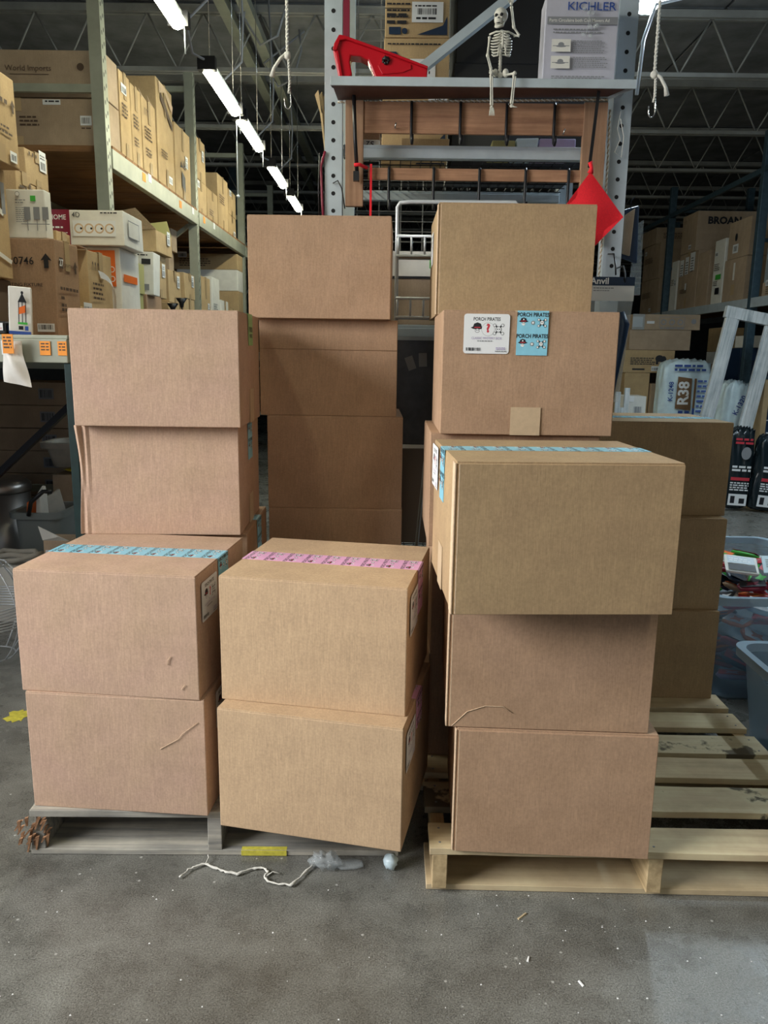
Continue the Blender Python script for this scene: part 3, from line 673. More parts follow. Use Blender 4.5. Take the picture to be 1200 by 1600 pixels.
# bag taped to the beam
b = MB(); n = 9; vs = []
for i in range(n+1):
    for j in range(n+1):
        u = i/n; v = j/n; vs.append((-1.425+(.07+.035*(1-v))*(u-.5)+.012*(1-v), 2.925-.020*sin(pi*u)*sin(pi*v)-.004*sin(9*u+7*v), 1.30-.02*u+(.155)*v-.0))
b.add(vs, [(i*(n+1)+j, (i+1)*(n+1)+j, (i+1)*(n+1)+j+1, i*(n+1)+j+1) for i in range(n) for j in range(n)], 0, True)
b.box(-1.455, -1.39, 2.930, 2.934, 1.30, 1.45)
o = b.build('plastic_bag', ['white_box']); tag(o, 'small white plastic bag of parts hanging from an orange tag', 'bag')
t = bx('price_tag', (-1.445, -1.405, 2.896, 2.899, 1.405, 1.475), 'orange_tag', o); t['label'] = 'orange handwritten tag'
PR().lines(.004, .055, .03, 4, .006, .006, 0).put('handwriting', t, (-1.445, 2.896, 1.405), *FRONT, ['ink_brown'])

# goods on the near platform
zb = 1.476
o = carton('brown carton printed 30746 with a black up arrow on the gray shelf', -1.86, -1.445, 3.40, 3.65, zb, 1.882, 'cb_brown', 0, 'x')
PR().text('30746', .275, .312, .044, 0, .3, 1).arrow(.382, .285, .06, 0).text('LIGHTING FIXTURE', .27, .215, .019, 0, .4, 1.1).rect(.325, .02, .40, .055, 1).bars(.330, .03, .065, .02, 2, 16).put('print', o, *fside(1), ['ink', 'paper', 'ink'])
PR().rect(.035, .29, .075, .335, 0).text('27', .055, .312, .04, 1, 1).text('DRWTWAL', .14, .305, .022, 0).arrow(.205, .28, .055, 0).lines(.03, .2, .19, 1, .013, .02, 0).lines(.03, .16, .05, 2, .013, .018, 0).lines(.03, .11, .12, 1, .013, .02, 0).put('side_print', o, *rside(.415), ['ink_brown', 'paper', 'ink'])
o = carton('white box with a candelabra drawing and green sticker, atop the 30746 carton', -1.70, -1.478, 3.42, 3.49, 1.884, 2.08, 'white_box', -.0, 'n')
p = PR(); p.rect(.165, .148, .187, .170, 1)
for x in (.135, .175, .212): p.rect(x, .075, x+.026, .125, 2); p.rect(x+.011, .03, x+.014, .075, 2)
p.rect(.12, .055, .24, .058, 2).lines(.10, .15, .045, 2, .004, .006, 2).lines(.10, .12, .05, 8, .003, .005, 2); p.disc(.112, .176, .01, 2); p.disc(.112, .176, .008, 0); p.put('print', o, *fside(1), ['white', 'green', 'ink_gray'])
o = carton('white carton with a lantern picture, leaning on the shelf edge', -1.462, -1.385, 2.99, 3.05, zb+.002, 1.655, 'white_box', 0, 'n', tilt=(0, R(3), R(18)))
p = PR(); p.rect(-.0, .0, .1, .012, 4).poly([(.042, .12), (.062, .155), (.082, .12)], 1); p.disc(.062, .155, .006, 1)
p.items = [([(a*.77, b_) for a, b_ in v], f, mi, of) for v, f, mi, of in p.items]
for x in (.034, .046, .058): p.rect(x, .045, x+.003, .12, 1)
p.rect(.032, .038, .065, .046, 3).poly([(.036, .075), (.058, .083), (.058, .11), (.036, .10)], 2).rect(.034, .018, .05, .032, 1).rect(.056, .016, .068, .032, 4)
PR().text('Mou', .03, .09, .03, 1, 0, 1, 'CENTER', R(-90)).rect(.008, .01, .05, .03, 4).put('side_print', o, *lside(.06), ['white', 'black', 'orange', 'green', 'ink_blue']); p.put('lantern_picture', o, *fside(1), ['white', 'black', 'orange', 'green', 'ink_blue'])
o = carton('small black box with a white label beside the lantern carton', -1.53, -1.478, 2.99, 3.08, zb+.002, 1.525, 'black', 0, 'n'); PR().rect(.028, .012, .048, .04, 0).bars(.030, .016, .016, .008, 1, 6).put('print', o, *fside(1), ['paper', 'ink_red'])
o = carton('dark gray box behind the lantern carton under the stacked cartons', -2.0, -1.60, 3.0, 3.32, zb, 1.70, 'cb_dark', 0, 'n')
o = carton('carton wrapped in crinkled clear film at the left edge, middle of its stack', -2.0, -1.577, 3.0, 3.30, 1.702, 2.125, 'cb_shelf', 0, 'x'); PR().poly([(.02, .12), (.28, .06), (.29, .075), (.02, .14)], 0).poly([(.03, .30), (.24, .24), (.25, .26), (.03, .32)], 0).rect(.235, .25, .265, .37, 1).put('film_fold', o, *rside(.423), ['white_box', 'ink_gray'])
o = carton('tall carton with an arrow and barcode label, topmost at the left edge', -2.0, -1.515, 3.0, 3.30, 2.127, 2.46, 'cb_shelf', 0, 'x')
PR().arrow(.26, .20, .05, 0).lines(.13, .22, .09, 1, .016, .02, 0).lines(.02, .13, .25, 2, .008, .012, 0).rect(.21, .015, .265, .055, 1).bars(.218, .022, .04, .022, 2, 10).rect(.02, .2, .07, .25, 0).put('print', o, *rside(.485), ['ink_brown', 'paper', 'ink'])
# small cartons behind, standing on a hidden taller one
carton('tall carton standing behind the 30746 carton', -2.05, -1.75, 3.70, 4.12, zb, 2.018, 'cb_shelf', 0, 'x')
o = carton('small carton wedged behind the white candelabra box', -1.98, -1.70, 3.655, 3.80, 2.020, 2.21, 'cb_shelf', 0, 'x'); marks(o, rside(.28), .14, .19, ('rows', 'arrow'))
o = carton('small carton with a white label, lower of the little pair by the rack end', -1.95, -1.745, 3.86, 4.09, 2.020, 2.194, 'cb_shelf', 0, 'x'); marks(o, rside(.205), .22, .17, ('icons', 'tagb'))
o = carton('small carton with a white label, upper of the little pair by the rack end', -1.95, -1.745, 3.86, 4.10, 2.196, 2.352, 'cb_shelf', 0, 'x'); marks(o, rside(.205), .22, .16, ('icons', 'tagr'))
o = carton('small golden carton low behind the candelabra box', -1.80, -1.735, 4.13, 4.30, zb, 2.02, 'cb_shelf', 0, 'x')
o = carton('carton with a white paper flap hanging off its side', -1.72, -1.505, 3.93, 4.25, zb, 1.905, 'cb_shelf', 0, 'x')
marks(o, rside(.215), .3, .43, ('icons', 'rows')); b = MB(); vs = []
for i in range(7):
    t = i/6; x = .226+.03*sin(pi*t); y = .10+.20*t; z = .34-.02*t-.15*t*t
    vs += [(x, y, z), (x+.004, y+.02, z-.035)]
b.add(vs, [(2*i, 2*i+1, 2*i+3, 2*i+2) for i in range(6)]); b.build('paper_flap', 'paper', o)
b = MB().box(.0, .215, -.12, -.002, .43, .434); b.build('open_flap', 'cb_brown', o)
o = carton('low carton with a white shipping label beside the 30746 carton', -1.62, -1.455, 3.68, 3.90, zb, 1.62, 'cb_shelf', 0, 'n'); marks(o, rside(.165), .22, .14, ('tagt',))
o = carton('tall white box with an orange panel standing below the maroon box', -1.80, -1.50, 4.38, 4.70, zb, 1.972, 'white_box', 0, 'n')
PR().rect(.12, .29, .275, .48, 0).disc(.255, .33, .016, 1).disc(.255, .33, .012, 0).disc(.255, .38, .016, 1).disc(.255, .38, .012, 0).disc(.262, .10, .028, 0).disc(.262, .10, .012, 1).put('orange_print', o, *fside(1), ['orange', 'white'])
PR().rect(.03, .32, .26, .36, 0).disc(.10, .08, .03, 0).put('side_print', o, *rside(.3), ['orange', 'white'])
o = carton('long white box with a maroon end and a four lamp picture', -1.865, -1.455, 4.33, 4.66, 1.975, 2.155, 'white_box', 0, 'n')
p = PR(); p.rect(.0, .0, .125, .18, 0).text('HOME', .06, .14, .036, 1, .5, .9).lines(.02, .085, .09, 1, .009, .01, 1).lines(.02, .06, .09, 3, .004, .006, 1).rect(.140, .045, .37, .125, 2)
for x in (.172, .227, .282, .337): p.disc(x, .085, .026, 3); p.disc(x, .085, .018, 2); p.disc(x+.012, .085, .006, 4)
p.text('4D', .16, .153, .036, 4).lines(.29, .162, .1, 1, .006, .01, 4); p.put('print', o, *fside(1), ['maroon', 'white', 'paper', 'cb_edge', 'ink'])
PR().rect(.06, .05, .24, .14, 0).rect(.065, .055, .235, .135, 1).put('side_print', o, *rside(.41), ['ink_gray', 'white_box'])
# goods on the lower level of the main rack
GL = 'boxes on the lower left shelf'; XL = -1.75; zl = 1.452
def lo(label, x0, x1, y0, y1, z0, z1, mat='cb_shelf', mk=(), tp='x', side=('tagr',)):
    o = carton(label, x0, x1, y0, y1, z0, z1, mat, 0, tp, group=GL)
    if mk: marks(o, fside(1), x1-x0, z1-z0, mk, ('ink_gray', 'paper', 'ink'))
    if side: marks(o, rside(x1-x0), y1-y0, z1-z0, side, ('ink_gray', 'paper', 'ink'))
    return o
lo('slim box with a lamp picture, lower of two by the first post', -1.95, -1.67, 5.06, 5.30, zl, 1.785, 'light_carton', ('rows',), 'n', ('rows2',))
lo('slim box with a lamp picture, upper of two by the first post', -1.95, -1.66, 5.06, 5.30, 1.787, 1.98, 'light_carton', ('rows',), 'n', ('rows2',))
carton('brown box under the dented white one on the lower shelf', -2.1, -1.69, 5.42, 5.78, zl, 1.80, 'cb_brown', 0, 'y', group=GL)
o = carton('dented white box with a barcode panel, hanging askew on the lower shelf', -1.87, -1.64, 5.42, 5.60, 1.805, 2.085, 'white_box', 0, 'n', group=GL, tilt=(0, R(2), R(4)))
PR().rect(.15, .20, .21, .235, 0).lines(.09, .255, .12, 1, .008, .01, 0).rect(.16, .03, .2, .07, 1).disc(.07, .06, .016, 0).put('print', o, *fside(1), ['ink', 'ink_gray'])
lo('tan carton standing upright behind the dented white box', -2.0, -1.70, 5.65, 5.95, 1.803, 2.10, 'cb_shelf', (), 'x')
o = lo('wide open carton on top of the pile before the second post', -1.95, -1.66, 5.62, 6.0, 2.104, 2.25, 'cb_shelf', (), 'n')
MB().hexa([(0, -.0, .146), (.29, 0, .146), (0, .004, .146), (.29, .004, .146), (-.05, -.14, .22), (.2, -.16, .26), (-.05, -.136, .22), (.2, -.156, .26)]).build('open_flap', 'cb_edge', o)
MB().hexa([(.0, .37, .146), (.29, .37, .146), (0, .374, .146), (.29, .374, .146), (.02, .42, .24), (.24, .44, .27), (.02, .424, .24), (.24, .444, .27)]).build('open_flap', 'light_carton', o)
lo('lower tan carton with a red mark near the second rack post', -2.05, -1.76, 6.20, 6.52, zl, 1.80, mk=('rows',))
lo('upper tan carton with a red and white label near the second rack post', -2.1, -1.765, 6.25, 6.60, 1.802, 2.05)
lo('narrow carton behind the red labelled one', -2.05, -1.75, 6.64, 6.98, zl, 1.86)
lo('upper narrow carton next to the second rack post', -2.05, -1.75, 6.66, 7.0, 1.862, 2.07)
lo('large film-wrapped carton deep on the lower shelf before the post', -2.6, -1.95, 6.95, 7.09, zl, 2.27, 'cb_dull', ('rows',), 'y', ())
o = lo('wide dull carton with two white labels on top at the back', -2.6, -1.92, 6.95, 7.10, 2.272, 2.46, 'cb_dull', (), 'n', ())
PR().rect(.45, .02, .55, .14, 0).rect(.56, .02, .66, .14, 0).put('paper_label', o, *fside(1), ['paper'])
lo('yellowish carton just after the second rack post, lower shelf', -2.0, -1.76, 7.28, 7.62, zl, 2.10, 'cb_shelf', ('rows',))
lo('white and green striped box after the second rack post', -2.0, -1.75, 7.66, 8.0, zl, 2.13, 'white_box', ('rows', 'rows2'), 'n', ('rows', 'tagb'))
lo('short white labelled box toward the third rack post', -1.95, -1.75, 8.05, 8.40, zl, 1.94, 'white_box', ('rows',))
lo('small tan carton at the end of the lower shelf row', -1.95, -1.75, 8.45, 8.8, zl, 1.88)
o = carton('long tan carton high at the back of the third bay', -2.5, -1.76, 9.0, 9.3, 2.33, 2.50, 'cb_shelf', 0, 'n', group=GL); marks(o, fside(1), .74, .17, ('rows', 'tagt'))
carton('gray carton under the long tan one in the third bay', -2.45, -1.76, 9.0, 9.3, 2.10, 2.328, 'plastic_lilac' if False else 'white_box', 0, 'n', group=GL)
carton('tall tan carton at the bottom of the third bay pile', -2.45, -1.76, 9.0, 9.3, zl, 2.098, 'cb_shelf', 0, 'y', group=GL)
# small black clip lamps beside a little white stand
o = empty('desk_lamp', (-1.80, 7.16, zl)); o.location = (-1.72, 6.55, zl)
o = empty('clip_lamp', (-1.68, 6.10, zl)); tag(o, 'black clip lamps with silver shades on the lower left shelf', 'lamp')
for k, (dx, dz) in enumerate(((-.02, .30), (.05, .34))):
    MB().lathe([(.012, 0), (.018, .03), (.045, .07), (.043, .07), (.016, .032)], 14, (dx, 0, dz-.04)).build('lamp_shade', 'black', o)
    MB().tube([(dx, 0, dz-.04), (dx+.02, 0, dz-.16), (dx, 0, 0)], .006, 6).build('stem', 'black', o)
bx('base', (-.05, .08, -.04, .04, 0, .012), 'black', o)
bpy.data.objects.remove(bpy.data.objects['desk_lamp'])

# ---------------------------------------------------------------- things under the near platform
o = empty('trash_can', (-2.44, 4.66, 0)); tag(o, 'brushed stainless steel trash can with a white label at the left edge', 'trash can')
MB().lathe([(.19, 0), (.20, .01), (.20, .56)], 32, sy=.85).build('body', 'stainless', o)
MB().lathe([(.205, .56), (.208, .575), (.208, .61), (.17, .64), (.05, .65)], 32, sy=.85).build('lid', 'stainless', o)
m = MB(); vs = []
for i in range(5):
    a = R(-78+i*8); vs += [(.203*cos(a), .173*sin(a), .30), (.203*cos(a), .173*sin(a), .50)]
m.add(vs, [(2*i, 2*i+2, 2*i+3, 2*i+1) for i in range(4)]); l = m.build('paper_label', 'paper', o); l['label'] = 'white label with small print'
l.rotation_euler = (0, 0, R(12))
# white wire lantern cage on the floor
o = empty('wire_cage', (-1.86, 3.36, 0)); tag(o, 'white round wire basket cage standing on the floor at the left edge', 'basket')
def prof(t): return .05+.17*sin(pi*(.12+.78*t)), .02+.44*t
for k in range(14):
    a = 2*pi*k/14; MB().tube([(prof(t/12)[0]*cos(a), prof(t/12)[0]*sin(a), prof(t/12)[1]) for t in range(13)], .0036, 5).build('wire_rib', 'white_metal', o)
for t in [0, .99]+[.40+.03*q for q in range(8)]:
    r_, z_ = prof(t); MB().tube([(r_*cos(2*pi*k/28), r_*sin(2*pi*k/28), z_) for k in range(28)], .0036, 5, True).build('wire_hoop', 'white_metal', o)
o = empty('wire_cage', (-1.55, 3.78, 0)); tag(o, 'second white wire cage, behind the first beside the pinkish carton', 'basket')
for k in range(12):
    a = 2*pi*k/12; MB().tube([(prof(t/12)[0]*.75*cos(a), prof(t/12)[0]*.75*sin(a), prof(t/12)[1]*.85) for t in range(13)], .0026, 5).build('wire_rib', 'white_metal', o)
for t in (0, .5, .99):
    r_, z_ = prof(t); MB().tube([(r_*.75*cos(2*pi*k/28), r_*.75*sin(2*pi*k/28), z_*.85) for k in range(28)], .0026, 5, True).build('wire_hoop', 'white_metal', o)
def bin_(name, label, x0, x1, y0, y1, z0, z1, mat, rimmat=None, cat='bin', taper=.04, t=.006):
    o = empty(name, ((x0+x1)/2, (y0+y1)/2, z0)); tag(o, label, cat); w_, d_, h_ = (x1-x0)/2, (y1-y0)/2, z1-z0
    m = MB()
    def ring(k, z, off=0, nn=6):
        a, b = w_-k-off, d_-k-off; r = min(.07, a*.4); p = []
        for cx_, cy_, s in ((a-r, b-r, 0), (-a+r, b-r, 90), (-a+r, -b+r, 180), (a-r, -b+r, 270)):
            p += [(cx_+r*cos(R(s+q*90/nn)), cy_+r*sin(R(s+q*90/nn)), z) for q in range(nn+1)]
        return p
    A = ring(taper, 0); B = ring(.012, h_-.03); Ci = ring(.012+t, h_-.03); Di = ring(taper+t, t)
    n = len(A); m.add(A+B+Ci+Di, [list(range(n-1, -1, -1))]+[(i, (i+1) % n, (i+1) % n+n, i+n) for i in range(n)]+[(i+2*n, (i+1) % n+2*n, (i+1) % n+3*n, i+3*n) for i in range(n)]+[list(range(3*n, 4*n))], 0, True)
    m.build('body', mat, o)
    m = MB(); a_ = ring(-.012, h_-.035); b_ = ring(-.014, h_); c_ = ring(.012, h_); d2 = ring(.014, h_-.033)
    for P_, Q_ in ((a_, b_), (b_, c_), (c_, d2), (d2, a_)): m.add(P_+Q_, [(i, (i+1) % n, (i+1) % n+n, i+n) for i in range(n)], 0, True)
    m.build('rim', rimmat or mat, o)
    return o
def mat_of(k): return random.choice(k)
o = bin_('storage_bin', 'gray plastic bin heaped with packages under the rack', -2.12, -1.84, 4.16, 4.5, 0, .53, 'gray_tote', cat='bin')
for k, (dx, dy, a, mt, lab) in enumerate([(-.07, 0, .4, 'orange', 'orange and white package in the gray bin'), (.05, .05, .9, 'beige_cloth', 'cream folded package standing up in the gray bin'), (.0, -.08, 1.6, 'white_box', 'white card package in the gray bin')]):
    m = MB().hexa([(-.07, -.02, 0), (.07, -.02, 0), (-.07, .02, 0), (.07, .02, 0), (-.06, -.01, .13+.03*k), (.03, -.01, .17+.03*k), (-.06, .01, .13+.03*k), (.03, .01, .17+.03*k)])
    q = m.build('package', mt, None, (-1.98+dx*.7, 4.33+dy*.6, .43), a, .004); tag(q, lab, 'package', 'packages in the gray bin')
MB().box(-.08, .08, -.1, .1, .01, .42).build('packed_goods', 'white_box', o)
m = MB(); m.tube([(-2.0, 4.14, .52), (-1.97, 4.12, .60), (-1.90, 4.12, .66), (-1.86, 4.14, .655)], .012, 8); tag(m.build('black_handle', 'black'), 'curved black handle poking out over the gray bin', 'tool')
m = MB(); m.tube([(-1.99+.13*cos(a/8*2*pi)+.012*a/8, 3.93+.05*sin(a/8*2*pi), .345+.02*sin(a*1.3)) for a in range(17)], .014, 8)
tag(m.build('coiled_tube', 'beige_cloth'), 'coiled pale hose lying on cartons by the teal post', 'hose')
carton('flat white box under the coiled hose', -2.10, -1.84, 3.86, 4.10, 0, .30, 'white_box', 0, 'n')
o = carton('torn open dark package with white film beside the teal post', -1.82, -1.68, 3.9, 4.05, 0, .44, 'cb_dull', 0, 'n'); marks(o, fside(1), .14, .44, ('tagt',))
MB().hexa([(0, 0, .44), (.14, 0, .44), (0, .004, .44), (.14, .004, .44), (-.01, -.02, .52), (.10, -.03, .47), (-.01, -.016, .52), (.10, -.026, .47)]).build('torn_flap', 'white_box', o)
carton('carton printed below a yellow film cover, under the gray tote', -2.10, -1.70, 4.7, 4.95, 0, .66, 'cb_dull', 0, 'n')
m = MB(); m.blob((-1.88, 4.80, .685), (.17, .10, .022), 0, 16, 8, lambda d: 1+.15*sin(9*d.x+6*d.y)); tag(m.build('yellow_film', 'yellow'), 'shiny yellow plastic film bunched on the dark carton', 'film')
bin_('fabric_bin', 'gray white bin of small parts above the yellow film', -2.16, -1.72, 4.68, 4.96, .705, .86, 'beige_cloth')
GS = 'flat cartons piled deep under the rack'
for k in range(6):
    o = carton(['lowest', 'second lowest', 'third', 'fourth', 'fifth', 'topmost'][k]+' flat dark carton in the pile under the rack', -2.95, -1.80+random.uniform(-.03, .03), 5.1, 5.5, .30+k*.152, .30+k*.152+.148, 'cb_dull', 0, 'n', group=GS)
    PR().rect(.62, .04, .72, .11, 0).bars(.63, .05, .08, .05, 1, 9).rect(.85, .09, 1.1, .098, 2).put('print', o, *fside(1), ['ink_gray', 'ink', 'yellow'])
bx('x', (0, 1, 0, 1, 0, 1), 'ink'); bpy.data.objects.remove(bpy.data.objects['x'])
carton('wide carton at the foot of the dark pile under the rack', -2.95, -1.8, 5.1, 5.5, 0, .298, 'cb_dull', 0, 'n', group=GS)

# ---------------------------------------------------------------- central rack with the display shelf
cr = empty('steel_rack', (0, 0, 0)); tag(cr, 'gray punched steel rack behind the cartons with round holes in its posts', 'rack')
post(cr, -.266, 3.5, 0, 3.6, .074, .07, 'steel', .0705); post(cr, .945, 3.5, 0, 3.6, .078, .09, 'steel', .0705)
post(cr, -.266, 4.55, 0, 3.6, .074, .07, 'steel', .0705, False); post(cr, .945, 4.55, 0, 3.6, .078, .07, 'steel', .0705, False)
for z in (.45, 1.5, 2.257, 3.42):
    beam_x(cr, 3.575, -.229, .906, z, z+.055, 'steel'); beam_x(cr, 4.51, -.229, .906, z, z+.055, 'steel')
    m = MB()
    for k in range(24): m.box(-.22+k*.048, -.216+k*.048, 3.60, 4.52, z+.050, z+.054)
    for k in range(10): m.box(-.228, .905, 3.63+k*.095, 3.634+k*.095, z+.046, z+.050)
    tag(m.build('wire_deck', 'black_metal', cr), kind='stuff')
MB().bar((.07, 3.62, 2.60), (.60, 3.62, 3.0), .035, .05, (0, 1, 0)).build('diagonal_brace', 'steel', cr)
m = MB()
for k in range(26): m.box(-.24, .93, 4.64, 4.646, 2.0+k*.055, 2.004+k*.055)
for k in range(10): m.box(-.22+k*.125, -.214+k*.125, 4.646, 4.650, 1.9, 3.5)
o = m.build('wire_panel', 'joist'); tag(o, 'dark wire mesh back panel of the central rack', 'mesh', None, 'stuff')
bx('side_plate', (-.226, -.20, 3.50, 3.53, 2.55, 3.1), 'maroon', cr)
# shelf
sh = empty('display_shelf', (0, 0, 0)); tag(sh, 'gray edged shelf with a reddish brown underside holding a toy skeleton', 'shelf')
MB().box(-.263, .939, 3.298, 3.306, 2.457, 2.490).build('front_lip', 'steel', sh, rz=0, bevel=.001)
bx('top_plate', (-.255, .93, 3.306, 3.492, 2.482, 2.489), 'steel', sh)
MB().hexa([(-.255, 3.307, 2.459), (.93, 3.307, 2.470), (-.246, 3.49, 2.459), (.864, 3.44, 2.470), (-.255, 3.307, 2.480), (.93, 3.307, 2.481), (-.246, 3.49, 2.480), (.864, 3.44, 2.481)]).build('underside_board', 'shelf_under', sh)
MB().hexa([(.865, 3.44, 2.46), (.932, 3.307, 2.46), (.867, 3.445, 2.46), (.935, 3.31, 2.46), (.865, 3.44, 2.488), (.932, 3.307, 2.488), (.867, 3.445, 2.488), (.935, 3.31, 2.488)]).build('end_plate', 'steel', sh)
def rope(parent, name, pts, r, mats, pitch=.02, step=.004):
    """two strands twisted around a path"""
    P_ = [Vector(p) for p in pts]; path = []
    for a, b in zip(P_, P_[1:]):
        n_ = max(1, int((b-a).length/step)); path += [a+(b-a)*i/n_ for i in range(n_)]
    path.append(P_[-1]); d = (P_[-1]-P_[0]).normalized(); u = d.orthogonal().normalized(); v = d.cross(u)
    m = MB()
    for s in (0, 1): m.tube([p+r*.62*(cos(2*pi*i*step/pitch+s*pi)*u+sin(2*pi*i*step/pitch+s*pi)*v) for i, p in enumerate(path)], r*.62, 5, mi=s % len(mats))
    return m.build(name, mats, parent)
o = rope(None, 'cord', [(-.246, 3.484, 2.450), (.862, 3.435, 2.457)], .0045, ['rope', 'tan_rope'], .022, .006); tag(o, 'twisted white and tan cord strung along under the shelf', 'cord')
o = rope(None, 'cord', [(.885, 3.47, 2.43), (.892, 3.47, 2.1), (.885, 3.47, 1.7)], .0045, ['rope', 'tan_rope'], .022, .006); tag(o, 'twisted cord hanging down along the right punched post', 'cord')
o = MB().tube([(.935, 3.488, 2.43), (.925, 3.485, 2.36), (.94, 3.486, 2.32), (.92, 3.485, 2.27), (.95, 3.486, 2.25), (.955, 3.487, 2.33), (.935, 3.485, 2.40)], .0018, 5).build('thin_chain', 'rope'); tag(o, 'thin knotted white chain hung on the right post', 'chain')
# wooden frame with black hooks
wf_ = empty('hook_frame', (0, 0, 0)); tag(wf_, 'reddish plywood frame hung with black hooks below the shelf', 'frame')
bx('upright', (-.212, -.137, 3.45, 3.475, 2.035, 2.449), 'ply_v', wf_, .002); bx('upright', (.775, .872, 3.45, 3.475, 1.9, 2.452), 'ply_v', wf_, .002)
bx('wide_panel', (-.138, .776, 3.455, 3.47, 2.325, 2.446), 'ply', wf_, .001); bx('lower_rail', (-.116, .776, 3.455, 3.47, 2.143, 2.190), 'ply', wf_, .001)
def hook(x, zt, ln, y=3.448):
    MB().tube([(x, y+.004, zt), (x, y-.004, zt-.012), (x, y-.004, zt-ln*.72), (x+.002, y-.006, zt-ln*.95), (x+.003, y-.018, zt-ln), (x+.004, y-.028, zt-ln*.93), (x+.004, y-.028, zt-ln*.80)], .0062, 7).build('hook', 'black_metal', wf_)
for x in (.062, .264, .455, .652): hook(x, 2.445, .165)
for x in (-.028, .160, .352, .545, .725): hook(x, 2.192, .17)
for x, z in ((-.006, 2.345), (.69, 2.33)): MB().tube([(x, 3.452, z), (x, 3.43, z-.006), (x+.004, 3.424, z+.012)], .003, 6).build('small_hook', 'chrome', wf_)
# black rod with a red ribbon
o = MB().tube([(-.175, 3.40, 2.452), (-.170, 3.41, 2.30), (-.160, 3.425, 2.145)], .008, 8).build('hanging_rod', 'black'); tag(o, 'black rod hanging before the left wooden upright', 'rod')
MB().tube([(-.172, 3.40, 2.187), (-.15, 3.405, 2.19), (-.12, 3.43, 2.183)], .007, 6).build('red_tie', 'red_cloth', o)
bx('end_sleeve', (-.176, -.152, 3.405, 3.432, 2.128, 2.165), 'black', o)
o = bx('red_strap', (-.108, -.099, 3.435, 3.44, 1.99, 2.20), 'red_cloth'); tag(o, 'narrow red strap hanging under the lower wooden rail', 'strap')
# red cloth bag on a black strap
o = MB().bar((.80, 3.33, 2.457), (.742, 3.16, 2.135), .012, .004, (0, 1, 0)).build('strap', 'black'); tag(o, 'long black strap slanting down from the shelf to the red cloth', 'strap')
b = MB(); n = 12
c0 = [Vector((.745, 3.15, 2.118)), Vector((.640, 3.14, 1.972)), Vector((.735, 3.15, 1.80)), Vector((.883, 3.15, 1.955))]
for s in (0, 1):
    vs = []
    for i in range(n+1):
        for j in range(n+1):
            u = i/n; v = j/n; p_ = (c0[0]*(1-u)+c0[1]*u)*(1-v)+(c0[3]*(1-u)+c0[2]*u)*v
            th = .016*sin(pi*u)*sin(pi*v)+.004*sin(7*u+9*v)*sin(pi*u)
            vs.append(p_+Vector((0, (-1 if s == 0 else 1)*th, 0)))
    b.add(vs, [(i*(n+1)+j, (i+1)*(n+1)+j, (i+1)*(n+1)+j+1, i*(n+1)+j+1) for i in range(n) for j in range(n)], 0, True)
o = b.build('cloth_bag', 'red_cloth'); tag(o, 'bright red cloth pouch hanging by its corner beside the top right carton', 'bag')
MB().tube([(.745, 3.15, 2.112), (.748, 3.148, 2.13), (.742, 3.15, 2.148), (.75, 3.152, 2.155)], [.012, .007, .009, .003], 8).build('knot', 'red_cloth', o)
# boxes on the rack level behind the shelf
o = carton('brown carton with dark blue corners on the rack behind the shelf, lower', -.067, .241, 3.95, 4.3, 2.316, 2.866, 'cb_shelf', 0, 'n')
PR().poly([(.0, .43), (.10, .43), (.06, .49), (.0, .49)], 0).poly([(.16, .0), (.30, .0), (.30, .14)], 0).rect(.125, .36, .245, .46, 1).lines(.14, .42, .08, 2, .012, .012, 2).lines(.02, .52, .26, 1, .006, .01, 2).rect(.215, .25, .305, .355, 1).rect(.218, .345, .303, .352, 3).text('-520', .265, .32, .032, 2, .6).text('-062', .265, .285, .032, 2, .6).put('print', o, *fside(1), ['navy', 'paper', 'ink', 'green'])
o = carton('brown carton with a large white barcode label, upper one behind the shelf', -.062, .238, 3.95, 4.3, 2.868, 3.30, 'cb_shelf', 0, 'n')
PR().rect(.125, .062, .27, .148, 1).bars(.15, .095, .09, .026, 2, 20).lines(.145, .075, .10, 1, .009, .01, 2).lines(.14, .128, .10, 1, .006, .01, 2).poly([(.15, .01), (.29, .01), (.29, .09), (.27, .05)], 0).rect(.02, .01, .075, .042, 0).disc(.093, .025, .013, 0).lines(.01, .085, .11, 2, .014, .016, 2).lines(.01, .135, .11, 3, .007, .02, 2).rect(.0, .118, .12, .121, 2).put('print', o, *fside(1), ['navy', 'paper', 'ink'])
o = carton('flat white box lying on the rack beam by the left post', -.225, -.075, 3.66, 3.9, 2.316, 2.352, 'white_box', 0, 'n'); PR().text('52', .11, .018, .03, 0, .5, 1.2, 'CENTER', R(180)).put('print', o, *fside(1), ['ink'])
carton('flat carton on top of the flat white box', -.225, -.07, 3.68, 3.9, 2.354, 2.39, 'cb_brown', 0, 'n')
carton('yellowish green box low on the rack beam at the middle', .43, .53, 3.68, 3.9, 2.316, 2.36, 'light_carton', 0, 'n')
carton('pale greenish patterned box low on the rack beam at the right', .535, .63, 3.68, 3.9, 2.316, 2.37, 'insul', 0, 'n')
carton('pale lilac gray box at the right end of the rack beam', .635, .80, 3.68, 3.9, 2.316, 2.37, 'plastic_lilac', 0, 'n')
carton('brown carton with a pale label low on the rack beam', .02, .235, 3.66, 3.92, 2.316, 2.36, 'cb_shelf', 0, 'n')
carton('big black wrapped load on the rack behind the toy skeleton', .265, .90, 4.0, 4.45, 2.316, 2.78, 'black', 0, 'n')
carton('second black wrapped load on top, half hidden by the diagonal brace', .275, .88, 4.02, 4.45, 2.784, 3.25, 'black', 0, 'n')
